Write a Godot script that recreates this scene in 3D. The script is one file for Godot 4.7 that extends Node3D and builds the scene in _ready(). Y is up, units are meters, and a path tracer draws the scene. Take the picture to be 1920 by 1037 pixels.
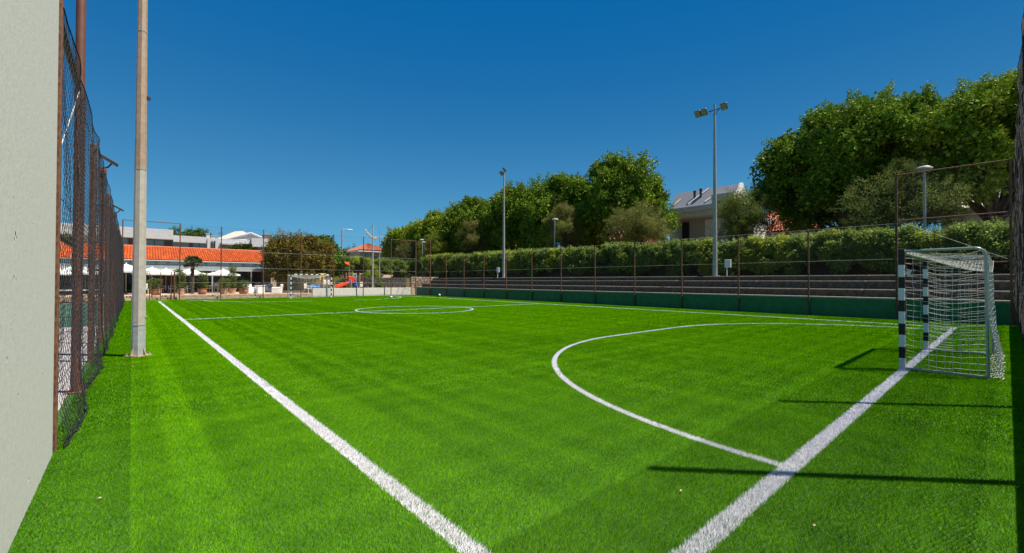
extends Node3D
# Five-a-side pitch with artificial turf beside a garden restaurant, midday sun.
# World axes: the pitch's left touchline runs along -z, its goal line along +x. Metres, camera over the origin.

const EYE := Vector3(0, 1.5, 0)
const FOCAL := 813.07          # in pixels of the 1920 wide photograph
const PITCH := 0.0112890581
const YAW := 0.719182120
const EXPOSE := 1.8
const ROLL := 0.0030165891
var SUN := Vector3(0.69 * cos(deg_to_rad(62.3)), sin(deg_to_rad(62.3)), 0.724 * cos(deg_to_rad(62.3)))

var cam_basis: Basis
var used := {}
var M := {}

# ------------------------------------------------------------------ pixels to places
func ray(u: float, v: float) -> Vector3:
	return cam_basis * Vector3((u - 960.0) / FOCAL, -(v - 518.5) / FOCAL, -1.0)
func on_z(u: float, v: float, z: float) -> Vector3:
	var d := ray(u, v)
	return EYE + d * ((z - EYE.z) / d.z)
func on_x(u: float, v: float, x: float) -> Vector3:
	var d := ray(u, v)
	return EYE + d * ((x - EYE.x) / d.x)
func on_y(u: float, v: float, y: float) -> Vector3:
	var d := ray(u, v)
	return EYE + d * ((y - EYE.y) / d.y)

# ------------------------------------------------------------------ mesh collector
class MB:
	var v := PackedVector3Array()
	var n := PackedVector3Array()
	var c := PackedColorArray()
	var i := PackedInt32Array()
	var col := Color(1, 1, 1)
	func tri(a: Vector3, b: Vector3, d: Vector3):   # counter-clockwise from outside
		var nn := (b - a).cross(d - a).normalized()
		var k := v.size()
		v.append(a); v.append(d); v.append(b)
		for q in 3:
			n.append(nn); c.append(col); i.append(k + q)
	func quad(a: Vector3, b: Vector3, d: Vector3, e: Vector3):
		var nn := (d - a).cross(e - b).normalized()
		var k := v.size()
		v.append(a); v.append(b); v.append(d); v.append(e)
		for q in 4:
			n.append(nn); c.append(col)
		for q in [0, 2, 1, 0, 3, 2]:
			i.append(k + q)
	func box(p: Vector3, s: Vector3, bs := Basis.IDENTITY):
		var x := bs.x * s.x * 0.5
		var y := bs.y * s.y * 0.5
		var z := bs.z * s.z * 0.5
		quad(p - x - y + z, p + x - y + z, p + x + y + z, p - x + y + z)
		quad(p + x - y - z, p - x - y - z, p - x + y - z, p + x + y - z)
		quad(p + x - y + z, p + x - y - z, p + x + y - z, p + x + y + z)
		quad(p - x - y - z, p - x - y + z, p - x + y + z, p - x + y - z)
		quad(p - x + y + z, p + x + y + z, p + x + y - z, p - x + y - z)
		quad(p - x - y - z, p + x - y - z, p + x - y + z, p - x - y + z)
	func span(a: Vector3, b: Vector3):
		box((a + b) * 0.5, (b - a).abs())
	func bevel(p: Vector3, s: Vector3, e: float, bs := Basis.IDENTITY):   # box with chamfered edges
		var h := s * 0.5
		var q := func(ax: int, sg: float) -> Array:
			var o: Array = []
			for k in [[-1, -1], [1, -1], [1, 1], [-1, 1]]:
				var w := Vector3.ZERO
				var a1 := (ax + 1) % 3
				var a2 := (ax + 2) % 3
				w[ax] = h[ax] * sg
				w[a1] = (h[a1] - e) * k[0] * sg
				w[a2] = (h[a2] - e) * k[1]
				o.append(p + bs * w)
			return o
		for ax in 3:
			for sg in [-1.0, 1.0]:
				var o: Array = q.call(ax, sg)
				quad(o[0], o[1], o[2], o[3])
		for ax in 3:
			var a1 := (ax + 1) % 3
			var a2 := (ax + 2) % 3
			for s1 in [-1.0, 1.0]:
				for s2 in [-1.0, 1.0]:
					var P: Array = []
					for t in [-1.0, 1.0]:
						for w2 in 2:
							var w := Vector3.ZERO
							w[ax] = (h[ax] - e) * t
							w[a1] = (h[a1] - (0.0 if w2 == 0 else e)) * s1
							w[a2] = (h[a2] - (e if w2 == 0 else 0.0)) * s2
							P.append(p + bs * w)
					_oq(p, P[0], P[1], P[3], P[2])
		for sx in [-1.0, 1.0]:
			for sy in [-1.0, 1.0]:
				for sz in [-1.0, 1.0]:
					var a := p + bs * Vector3(h.x * sx, (h.y - e) * sy, (h.z - e) * sz)
					var b := p + bs * Vector3((h.x - e) * sx, h.y * sy, (h.z - e) * sz)
					var d := p + bs * Vector3((h.x - e) * sx, (h.y - e) * sy, h.z * sz)
					if (b - a).cross(d - a).dot(a - p) > 0:
						tri(a, b, d)
					else:
						tri(a, d, b)
	func _oq(o: Vector3, a: Vector3, b: Vector3, d: Vector3, e: Vector3):   # quad turned away from o
		if (d - a).cross(e - b).dot((a + d) * 0.5 - o) > 0:
			quad(a, b, d, e)
		else:
			quad(e, d, b, a)
	func tube(a: Vector3, b: Vector3, r0: float, r1: float, seg := 8, caps := true, flat := false):
		var ax := (b - a).normalized()
		var s := ax.cross(Vector3.UP if absf(ax.y) < 0.9 else Vector3.RIGHT).normalized()
		var t := ax.cross(s)
		if flat:
			for k in seg:
				var d0 := s * cos(TAU * (k - 0.5) / seg) + t * sin(TAU * (k - 0.5) / seg)
				var d1 := s * cos(TAU * (k + 0.5) / seg) + t * sin(TAU * (k + 0.5) / seg)
				quad(a + d0 * r0, a + d1 * r0, b + d1 * r1, b + d0 * r1)
		else:
			var k0 := v.size()
			for k in seg + 1:
				var d := s * cos(TAU * k / seg) + t * sin(TAU * k / seg)
				v.append(a + d * r0); n.append(d); c.append(col)
				v.append(b + d * r1); n.append(d); c.append(col)
			for k in seg:
				var q := k0 + k * 2
				for w in [0, 1, 2, 1, 3, 2]:
					i.append(q + w)
		if caps:
			for k in seg:
				var d0 := s * cos(TAU * (k - 0.5) / seg) + t * sin(TAU * (k - 0.5) / seg)
				var d1 := s * cos(TAU * (k + 0.5) / seg) + t * sin(TAU * (k + 0.5) / seg)
				if r1 > 0.0: tri(b, b + d0 * r1, b + d1 * r1)
				if r0 > 0.0: tri(a, a + d1 * r0, a + d0 * r0)
	func path(pts: Array, r: float, seg := 6):
		for k in pts.size() - 1:
			tube(pts[k], pts[k + 1], r, r, seg, k == 0 or k == pts.size() - 2)
			if k > 0: ball(pts[k], r, 6, 4)
	func cord(pts: PackedVector3Array, r: float):      # thin three-sided string
		var k0 := v.size()
		var m := pts.size()
		for k in m:
			var ax := (pts[mini(k + 1, m - 1)] - pts[maxi(k - 1, 0)]).normalized()
			var s := ax.cross(Vector3.UP if absf(ax.y) < 0.9 else Vector3.RIGHT).normalized()
			var t := ax.cross(s)
			for q in 3:
				var d := s * cos(TAU * q / 3.0) + t * sin(TAU * q / 3.0)
				v.append(pts[k] + d * r); n.append(d); c.append(col)
		for k in m - 1:
			for q in 3:
				var a := k0 + k * 3 + q
				var b := k0 + k * 3 + (q + 1) % 3
				for w in [a, a + 3, b, b, a + 3, b + 3]:
					i.append(w)
	func ball(p: Vector3, r: float, seg := 10, rings := 6, sq := Vector3.ONE):
		var k0 := v.size()
		for y in rings + 1:
			for x in seg + 1:
				var d := Vector3(sin(PI * y / rings) * cos(TAU * x / seg), cos(PI * y / rings), sin(PI * y / rings) * sin(TAU * x / seg))
				v.append(p + d * r * sq); n.append((d / sq).normalized()); c.append(col)
		for y in rings:
			for x in seg:
				var a := k0 + y * (seg + 1) + x
				for w in [a, a + seg + 1, a + 1, a + 1, a + seg + 1, a + seg + 2]:
					i.append(w)
	func lathe(p: Vector3, prof: Array, seg := 16):   # prof: [radius, height] from the bottom up
		for k in prof.size() - 1:
			var r0: float = prof[k][0]
			var r1: float = prof[k + 1][0]
			var h0: float = prof[k][1]
			var h1: float = prof[k + 1][1]
			var k0 := v.size()
			var nr := Vector2(h1 - h0, r0 - r1).normalized()
			for x in seg + 1:
				var d := Vector3(cos(TAU * x / seg), 0, sin(TAU * x / seg))
				var nn := Vector3(d.x * nr.x, nr.y, d.z * nr.x)
				v.append(p + d * r0 + Vector3(0, h0, 0)); n.append(nn); c.append(col)
				v.append(p + d * r1 + Vector3(0, h1, 0)); n.append(nn); c.append(col)
			for x in seg:
				var q := k0 + x * 2
				for w in [0, 2, 1, 1, 2, 3]:
					i.append(q + w)
	func mesh(mat: Material = null, colors := false) -> ArrayMesh:
		var a: Array = []
		a.resize(Mesh.ARRAY_MAX)
		a[Mesh.ARRAY_VERTEX] = v
		a[Mesh.ARRAY_NORMAL] = n
		if colors: a[Mesh.ARRAY_COLOR] = c
		a[Mesh.ARRAY_INDEX] = i
		var m := ArrayMesh.new()
		m.add_surface_from_arrays(Mesh.PRIMITIVE_TRIANGLES, a)
		if mat: m.surface_set_material(0, mat)
		return m

# ------------------------------------------------------------------ nodes
func numbered(called: String) -> String:
	var k: int = used.get(called, 0)
	used[called] = k + 1
	return called if k == 0 else "%s_%03d" % [called, k]
func tag(o: Node3D, label: String, category: String, group := "", kind := "") -> Node3D:
	o.set_meta("label", label)
	o.set_meta("category", category)
	if group: o.set_meta("group", group)
	if kind: o.set_meta("kind", kind)
	return o
func thing(called: String, label: String, category: String, at := Vector3.ZERO, turn := 0.0, group := "") -> Node3D:
	var o := Node3D.new()
	o.name = numbered(called)
	add_child(o)
	o.position = at
	o.rotation.y = turn
	return tag(o, label, category, group)
func part(called: String, mb, mat: Material, parent: Node3D, colors := false) -> MeshInstance3D:
	var o := MeshInstance3D.new()
	o.name = called
	o.mesh = mb.mesh(mat, colors) if mb is MB else mb
	if not (mb is MB) and mat: o.material_override = mat
	parent.add_child(o, true)
	return o
func solo(called: String, mb: MB, mat: Material, label: String, category: String, group := "", kind := "", colors := false) -> MeshInstance3D:
	var o := MeshInstance3D.new()
	o.name = numbered(called)
	o.mesh = mb.mesh(mat, colors)
	add_child(o)
	tag(o, label, category, group, kind)
	return o
func copy(o: Node3D, label: String, at: Vector3, turn := 0.0) -> Node3D:
	var base := String(o.name)
	var c := o.duplicate()
	c.name = numbered(base)
	add_child(c)
	c.position = at
	c.rotation.y = turn
	if label: c.set_meta("label", label)
	return c
func obox(p: Vector3, s: Vector3) -> MB:
	var m := MB.new()
	m.box(p, s)
	return m

# ------------------------------------------------------------------ materials
func lin(r: float, g: float, b: float) -> Color:
	return Color(r, g, b).linear_to_srgb()
func mat(c: Color, rough := 0.8, metal := 0.0) -> StandardMaterial3D:
	var m := StandardMaterial3D.new()
	m.albedo_color = c
	m.roughness = rough
	m.metallic = metal
	return m
func vmat(rough := 0.8, back := 0.0) -> StandardMaterial3D:
	var m := mat(Color.WHITE, rough)
	m.vertex_color_use_as_albedo = true
	if back > 0.0:
		m.backlight_enabled = true
		m.backlight = Color(back, back, back)
	return m
func noise_tex(a: Color, b: Color, freq: float, seed_: int, oct := 4, contrast := 1.0, size := 256, spots := 0.0, spot_col := Color.BLACK) -> ImageTexture:
	var nz := FastNoiseLite.new()
	nz.seed = seed_
	nz.frequency = freq
	nz.fractal_octaves = oct
	var im := nz.get_seamless_image(size, size)
	var n2 := FastNoiseLite.new()
	n2.seed = seed_ + 7
	n2.frequency = freq * 6.0
	var i2 := n2.get_seamless_image(size, size)
	var out := Image.create(size, size, false, Image.FORMAT_RGB8)
	for y in size:
		for x in size:
			var t := clampf((im.get_pixel(x, y).r - 0.5) * contrast + 0.5, 0, 1)
			var q := a.lerp(b, t)
			if spots > 0.0:
				q = q.lerp(spot_col, clampf((i2.get_pixel(x, y).r - (1.0 - spots)) * 8.0, 0, 1))
			out.set_pixel(x, y, q)
	out.generate_mipmaps()
	return ImageTexture.create_from_image(out)
func height_tex(freq: float, seed_: int, size := 256) -> ImageTexture:
	var nz := FastNoiseLite.new()
	nz.seed = seed_
	nz.frequency = freq
	nz.fractal_octaves = 4
	return ImageTexture.create_from_image(nz.get_seamless_image(size, size))
func nmat(a: Color, b: Color, metres: float, rough := 0.85, seed_ := 1, freq := 0.02, contrast := 1.6, relief := 0.0, spots := 0.0, spot_col := Color.BLACK) -> StandardMaterial3D:
	var m := mat(Color.WHITE, rough)
	m.albedo_texture = noise_tex(a, b, freq, seed_, 5, contrast, 256, spots, spot_col)
	m.uv1_triplanar = true
	m.uv1_world_triplanar = true
	m.uv1_scale = Vector3.ONE / metres
	if relief > 0.0:
		m.heightmap_enabled = true
		m.heightmap_texture = height_tex(freq * 2.5, seed_ + 3)
		m.heightmap_scale = relief
	return m

func build_materials():
	M.wall = nmat(lin(.465, .468, .43), lin(.53, .53, .485), 1.1, 0.9, 3, 0.05, 1.2, 0.08, 0.2, lin(.44, .44, .405))
	M.rust = nmat(lin(.085, .035, .018), lin(.20, .085, .04), 0.7, 0.8, 5, 0.03, 2.0, 0.0, 0.3, lin(.05, .025, .016))
	M.rust_pole = nmat(lin(.12, .045, .025), lin(.17, .065, .04), 0.9, 0.55, 6, 0.02, 1.2)
	M.olive = nmat(lin(.04, .035, .018), lin(.075, .062, .03), 0.6, 0.7, 8, 0.03, 1.5)
	M.galv = nmat(lin(.30, .32, .31), lin(.42, .43, .40), 1.1, 0.5, 9, 0.03, 1.8, 0.0, 0.2, lin(.25, .26, .25))
	M.galv_mid = nmat(lin(.36, .33, .27), lin(.46, .42, .35), 1.3, 0.55, 10, 0.03, 1.6, 0.0, 0.2, lin(.28, .25, .2))
	M.galv_tan = nmat(lin(.31, .215, .14), lin(.41, .295, .20), 1.3, 0.55, 11, 0.03, 1.6, 0.0, 0.2, lin(.25, .17, .12))
	M.galv_dull = nmat(lin(.26, .28, .26), lin(.36, .37, .34), 1.5, 0.5, 12, 0.03, 1.6)
	M.net_black = mat(lin(.008, .008, .012), 0.8)
	M.wire = mat(lin(.05, .035, .028), 0.6)
	M.wire_grey = mat(lin(.42, .44, .42), 0.5)
	M.net_white = mat(lin(.56, .56, .53), 0.8)
	M.stripe_black = mat(lin(.028, .021, .018), 0.8)
	M.stripe_white = mat(lin(.72, .74, .74), 0.45)
	M.goal_tube = mat(lin(.34, .40, .36), 0.35, 0.3)
	M.board = nmat(lin(.008, .115, .028), lin(.014, .155, .04), 2.4, 0.55, 13, 0.02, 1.6, 0.0, 0.15, lin(.02, .12, .04))
	M.board_pale = nmat(lin(.055, .13, .065), lin(.09, .17, .095), 1.6, 0.6, 56, 0.03, 1.8)  # paler, greyer green for the last panels
	M.concrete = nmat(lin(.070, .053, .036), lin(.135, .106, .072), 1.8, 0.92, 14, 0.025, 2.2, 0.4, 0.35, lin(.045, .043, .04))
	M.tread = nmat(lin(.09, .075, .058), lin(.17, .145, .115), 1.4, 0.92, 55, 0.03, 2.0, 0.3, 0.35, lin(.09, .08, .07))  # lighter than the risers: sun caught on the nosings put into the colour
	M.concrete_light = nmat(lin(.30, .25, .21), lin(.42, .36, .31), 1.2, 0.9, 15, 0.03, 1.8, 0.2, 0.2, lin(.2, .17, .15))
	M.plaster = nmat(lin(.74, .69, .61), lin(.80, .77, .70), 2.5, 0.9, 16, 0.02, 1.6)
	M.white_wall = nmat(lin(.45, .46, .49), lin(.51, .52, .55), 3.0, 0.85, 17, 0.02, 1.4)
	M.grey_trim = mat(lin(.36, .38, .37), 0.6)
	M.fascia = nmat(lin(.34, .37, .35), lin(.44, .46, .43), 2.0, 0.6, 18, 0.02, 1.5)
	M.canopy = mat(lin(.22, .27, .29), 0.25)
	M.glass = mat(lin(.012, .015, .018), 0.06)
	M.glass_blue = mat(lin(.10, .17, .22), 0.12)
	M.dark_panel = mat(lin(.03, .032, .036), 0.5)
	M.wood = nmat(lin(.085, .038, .018), lin(.15, .068, .03), 0.8, 0.6, 19, 0.03, 1.8)
	M.wood_post = nmat(lin(.16, .09, .05), lin(.26, .16, .09), 0.6, 0.75, 20, 0.03, 1.8)
	M.tile = vmat(0.8)
	M.parasol = mat(lin(.80, .80, .78), 0.85)
	M.parasol.backlight_enabled = true
	M.parasol.backlight = Color(.4, .4, .4)
	M.plastic = mat(lin(.78, .78, .77), 0.4)
	M.terracotta = nmat(lin(.36, .15, .08), lin(.50, .24, .13), 0.5, 0.85, 21, 0.04, 1.8)
	M.pot_pale = nmat(lin(.48, .27, .18), lin(.58, .35, .25), 0.5, 0.85, 22, 0.04, 1.8)
	M.soil = mat(lin(.04, .028, .02), 0.95)
	M.paving = nmat(lin(.40, .29, .195), lin(.54, .42, .30), 3.0, 0.92, 23, 0.03, 1.8, 0.3, 0.2, lin(.3, .23, .17))
	M.paving_grey = nmat(lin(.38, .34, .33), lin(.47, .43, .42), 2.0, 0.9, 24, 0.05, 1.6, 0.2, 0.25, lin(.3, .27, .26))
	M.court = nmat(lin(.03, .10, .06), lin(.05, .135, .08), 2.0, 0.85, 25, 0.04, 1.5)
	M.lawn = nmat(lin(.12, .11, .035), lin(.20, .155, .065), 2.5, 0.95, 26, 0.06, 2.2, 1.0)
	M.earth = nmat(lin(.13, .11, .06), lin(.19, .15, .09), 6.0, 0.95, 27, 0.04, 1.8, 1.0)
	M.stone = vmat(0.92)
	M.mortar = mat(lin(.17, .14, .11), 0.95)
	M.bark = nmat(lin(.055, .042, .03), lin(.12, .095, .07), 0.9, 0.95, 28, 0.04, 2.0, 1.0)
	M.leaf = vmat(0.5, 0.55)
	M.leaf.metallic_specular = 0.18
	M.leaf_small = vmat(0.7, 0.9)
	M.leaf_small.metallic_specular = 0.25
	M.frond = mat(lin(.06, .11, .03), 0.6)
	M.frond_dry = mat(lin(.14, .10, .05), 0.8)
	M.pot_cream = nmat(lin(.42, .35, .29), lin(.50, .42, .35), 1.2, 0.85, 51, 0.05, 1.6)
	M.red_wall = nmat(lin(.30, .06, .045), lin(.40, .09, .065), 2.0, 0.85, 52, 0.03, 1.6)
	M.beige = nmat(lin(.40, .38, .28), lin(.48, .46, .35), 2.5, 0.9, 53, 0.03, 1.5)
	M.house_brown = nmat(lin(.32, .27, .235), lin(.40, .35, .31), 2.0, 0.85, 54, 0.03, 1.6)
	M.red = mat(lin(.62, .055, .015), 0.35)
	M.orange = mat(lin(.68, .13, .03), 0.5)
	M.blue = mat(lin(.012, .17, .50), 0.35)
	M.yellow = mat(lin(.72, .40, .02), 0.4)
	M.lamp_grey = mat(lin(.30, .31, .32), 0.4)
	M.lamp_dark = mat(lin(.03, .032, .034), 0.5)
	M.lamp_glass = mat(lin(.24, .25, .19), 0.2)
	M.sign = mat(lin(.60, .63, .62), 0.5)
	M.house_conc = nmat(lin(.42, .41, .36), lin(.56, .545, .49), 2.6, 0.9, 29, 0.025, 2.0, 0.0, 0.25, lin(.32, .32, .27))
	M.house_pale = nmat(lin(.60, .59, .55), lin(.70, .69, .65), 2.4, 0.9, 30, 0.03, 1.8, 0.0, 0.2, lin(.42, .41, .37))
	M.house_dark = mat(lin(.12, .105, .095), 0.8)
	M.slate = mat(lin(.27, .265, .295), 0.65)
	M.pipe = mat(lin(.045, .055, .07), 0.4, 0.4)
	M.red_roof = nmat(lin(.40, .105, .05), lin(.55, .17, .08), 1.0, 0.85, 31, 0.05, 1.8)
	M.pale_wall = nmat(lin(.36, .34, .33), lin(.44, .42, .41), 3.0, 0.9, 32, 0.02, 1.4)
	M.ball = mat(lin(.75, .76, .78), 0.4)
	M.grass = vmat(0.7, 0.4)
	M.grass.metallic_specular = 0.0
	var g := M.grass as StandardMaterial3D
	g.albedo_texture = noise_tex(lin(.48, .56, .38), lin(1.0, 1.0, 1.0), 0.034, 41, 6, 2.5, 1024)
	g.uv1_triplanar = true
	g.uv1_world_triplanar = true
	g.uv1_scale = Vector3.ONE / 19.0
	M.white_fibre = vmat(0.6, 0.2)
	M.turf = nmat(lin(.025, .09, .006), lin(.04, .13, .008), 0.8, 0.95, 42, 0.06, 1.8)

# ------------------------------------------------------------------ turf
var lines: Array = []        # each: {mb, test}
func line_hit(x: float, z: float) -> int:
	# 0 near touchline, 1 far touchline, 2 near goal line, 3 far goal line, 4 halfway, 5 circle, 6 near area, 7 far area
	if z < -1.09 and z > -39.62:
		if absf(x - 1.435) < 0.062: return 0
		if absf(x - 20.62) < 0.055: return 1
	if x > 1.37 and x < 20.68:
		if absf(z + 1.164) < 0.066: return 2
		if absf(z + 39.56) < 0.06: return 3
		if absf(z + 20.62) < 0.045: return 4
	var r := Vector2(x - 11.3, z + 20.62).length()
	if absf(r - 3.0) < 0.045 or r < 0.1: return 5
	for k in 2:
		var zz := (-1.164 - z) if k == 0 else (z + 39.56)
		if zz < 0.0: continue
		var dd := 0.0
		if x < 10.0: dd = Vector2(x - 10.0, zz).length()
		elif x > 13.3: dd = Vector2(x - 13.3, zz).length()
		else: dd = zz
		if absf(dd - 6.0) < 0.045: return 6 + k
	return -1
func line_near(x: float, z: float, s: float) -> bool:   # does a square patch touch a line
	for a in [0.0, 0.125, 0.25, 0.375, 0.5, 0.625, 0.75, 0.875, 1.0]:
		for b in [0.0, 0.125, 0.25, 0.375, 0.5, 0.625, 0.75, 0.875, 1.0]:
			if s > 0.6 or (a == 0.0 or b == 0.0 or a == 1.0 or b == 1.0 or s > 0.3):
				if line_hit(x + a * s, z + b * s) >= 0: return true
	return false
class Fibre:
	var v := PackedVector3Array()
	var c := PackedColorArray()
	func mesh(m: Material) -> ArrayMesh:
		var a: Array = []
		a.resize(Mesh.ARRAY_MAX)
		a[Mesh.ARRAY_VERTEX] = v
		a[Mesh.ARRAY_COLOR] = c
		var o := ArrayMesh.new()
		o.add_surface_from_arrays(Mesh.PRIMITIVE_TRIANGLES, a)
		o.surface_set_material(0, m)
		return o
	func blade(p: Vector3, ca: float, sa: float, w: float, tip: Vector3, col: Color):
		var s := Vector3(ca * w, 0, sa * w)
		v.append(p - s); v.append(p + s); v.append(p + tip)
		c.append(col); c.append(col); c.append(col)
var greens: Array = []
var whites: Array = []
func pile(x: float) -> Vector2:
	if x > 1.4: return Vector2(0.34, 0.0)
	if x > 0.0: return Vector2(0.14, -0.17)
	return Vector2(0.06, 0.24)
func scatter(rng: RandomNumberGenerator, f: Fibre, x0: float, z0: float, size: float, count: int, w: float, h: float, custom: bool, placed := false, lean := Vector2.ZERO):
	for k in count:
		var x := x0 + rng.randf() * size
		var z := z0 + rng.randf() * size
		var r := rng.randi()
		var a := (r & 1023) * (TAU / 1024.0)
		var hh := h * (0.7 + ((r >> 10) & 255) / 425.0)
		var la := ((r >> 18) & 255) * (TAU / 256.0)
		var tip := Vector3(cos(la) * hh * 0.5, hh * 0.9, sin(la) * hh * 0.5)
		var ln := lean if not placed else pile(x)        # pile brushed a different way on each roll
		tip.x += hh * ln.x
		tip.z += hh * ln.y
		if custom:
			var q := line_hit(x + (rng.randf() - 0.5) * 0.02, z + (rng.randf() - 0.5) * 0.02)
			if q >= 0:
				lines[q].blade(Vector3(x, 0, z), cos(a), sin(a), w * 0.62, tip * 1.08, whites[r & 15])
				continue
		f.blade(Vector3(x, 0, z), cos(a), sin(a), w * 0.5, tip, greens[(r >> 4) & 31])
func build_turf():
	var rng := RandomNumberGenerator.new()
	rng.seed = 77
	for k in 32:
		var yarn := rng.randf()          # each fibre is dyed one flat colour, mixed at random
		var b := 0.6 + 0.68 * rng.randf()
		var g := Color(.072, .32, .002).lerp(Color(.185, .43, .003), yarn) * b
		if k % 16 == 0: g = Color(.30, .46, .03)
		greens.append(g)
	for k in 16:
		var b := 0.76 + 0.2 * rng.randf()
		whites.append(Color(b, b * 0.955, b * 1.06))
	for k in 8: lines.append(Fibre.new())
	var sheet := MB.new()
	sheet.quad(Vector3(-0.62, 0, 0.5), Vector3(23.5, 0, 0.5), Vector3(23.5, 0, -42.35), Vector3(-0.62, 0, -42.35))
	solo("turf_ground", sheet, M.turf, "dark infill ground under the green artificial turf", "turf", "", "structure")
	var zones := [[0.25, 2300, 0.0026, 0.018, 0.0, 6.5], [0.5, 3500, 0.0062, 0.019, 6.5, 15.0], [1.0, 3700, 0.021, 0.021, 15.0, 99.0]]
	var edge := Fibre.new()
	var spots: Array = [[], [], []]
	var nx := 24
	var cell := func(_x, _z): pass
	for cx in range(-1, nx):
		for cz in range(-43, 1):
			# one metre cells, split finer close to the camera
			var d := Vector2(cx + 0.5, cz + 0.5).length()
			var zi := 0 if d < 6.5 else (1 if d < 15.0 else 2)
			var s: float = zones[zi][0]
			var m := int(round(1.0 / s))
			for ax in m:
				for az in m:
					var x := cx + ax * s
					var z := cz + az * s
					if x + s < -0.55 or x > 23.25 or z + s < -42.2 or z > 0.45: continue
					var over := x < -0.55 or x + s > 23.25 or z < -42.25 or z + s > 0.45
					if line_near(x, z, s):
						scatter(rng, edge, x, z, s, zones[zi][1], zones[zi][2], zones[zi][3], true, true)
					elif over:
						var q := Fibre.new()
						scatter(rng, q, x, z, s, zones[zi][1], zones[zi][2], zones[zi][3], false, true)
						for t in q.v.size() / 3:
							var p := q.v[t * 3]
							if p.x > -0.55 and p.x < 23.22 and p.z > -42.2 and p.z < 0.42:
								for w in 3:
									edge.v.append(q.v[t * 3 + w]); edge.c.append(q.c[t * 3 + w])
					else:
						spots[zi].append(Vector3(x, 0, z))
	var turf := Node3D.new()
	turf.name = numbered("turf_pile")
	add_child(turf)
	tag(turf, "bright green artificial turf pile covering the whole pitch", "grass", "", "stuff")
	var eo := MeshInstance3D.new()
	eo.name = "turf_fibre"
	eo.mesh = edge.mesh(M.grass)
	eo.set_meta("kind", "stuff")
	turf.add_child(eo, true)
	for zi in 3:
		var s: float = zones[zi][0]
		var vars := 12
		for vv in vars:
			var f := Fibre.new()
			var roll := vv % 3
			scatter(rng, f, -s * 0.5, -s * 0.5, s, zones[zi][1], zones[zi][2], zones[zi][3], false, false, pile([5.0, 0.7, -0.3][roll]))
			var mm := MultiMesh.new()
			mm.transform_format = MultiMesh.TRANSFORM_3D
			mm.mesh = f.mesh(M.grass)
			var mine: Array = []
			for k in spots[zi].size():
				var sx: float = spots[zi][k].x
				var kind := 0 if sx > 1.3 else (1 if sx > -0.01 else 2)
				if kind == roll and (k * 7 + k / 5) % 4 == vv / 3: mine.append(spots[zi][k])
			if mine.is_empty(): continue
			mm.instance_count = mine.size()
			for k in mine.size():
				var p: Vector3 = mine[k]
				mm.set_instance_transform(k, Transform3D(Basis.IDENTITY, p + Vector3(s * 0.5, 0, s * 0.5)))
			var o := MultiMeshInstance3D.new()
			o.name = "turf_fibre"
			o.multimesh = mm
			o.set_meta("kind", "stuff")
			turf.add_child(o, true)
	var nm := ["touchline", "touchline", "goal_line", "goal_line", "halfway_line", "centre_circle", "goal_area_line", "goal_area_line"]
	var lb := ["white touchline on the turf beside the tall concrete wall", "white touchline on the turf along the green boards", "white goal line under the goal standing by the black back net", "white goal line under the goal in front of the restaurant fence", "straight white halfway line through the centre circle", "white centre circle with its centre spot on the turf", "white curved goal area line around the goal by the black net", "white curved goal area line around the goal by the restaurant"]
	for k in 8:
		var o := MeshInstance3D.new()
		o.name = numbered(nm[k])
		o.mesh = lines[k].mesh(M.white_fibre)
		add_child(o)
		tag(o, lb[k], "line marking", "", "structure")

# ------------------------------------------------------------------ fences
func diamonds(mb: MB, w: float, h: float, pitch: float, r: float, place: Callable, seg_len: float):
	# two families of diagonal strings over a w x h sheet; place(s, t) gives the point
	for dirn in [1.0, -1.0]:
		var k := -int(h / pitch) - 1
		while k * pitch < w + h:
			# s = k*pitch + dirn*t
			var s0 := k * pitch
			var t0 := 0.0
			var t1 := h
			if dirn > 0:
				t0 = maxf(0.0, -s0)
				t1 = minf(h, w - s0)
			else:
				t0 = maxf(0.0, s0 - w)
				t1 = minf(h, s0)
			if t1 - t0 > 0.02:
				var m := maxi(1, int(ceil((t1 - t0) / seg_len)))
				var pts := PackedVector3Array()
				for q in m + 1:
					var t := lerpf(t0, t1, float(q) / m)
					pts.append(place.call(s0 + dirn * t, t))
				mb.cord(pts, r)
			k += 1
func post_box(h: float, s: float) -> MB:
	var m := MB.new()
	m.bevel(Vector3(0, h * 0.5, 0), Vector3(s, h, s), 0.008)
	return m
func add_post(parent: Node3D, mesh: ArrayMesh, at: Vector3, called := "post") -> MeshInstance3D:
	var o := MeshInstance3D.new()
	o.name = called
	o.mesh = mesh
	o.position = at
	parent.add_child(o, true)
	return o

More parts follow.
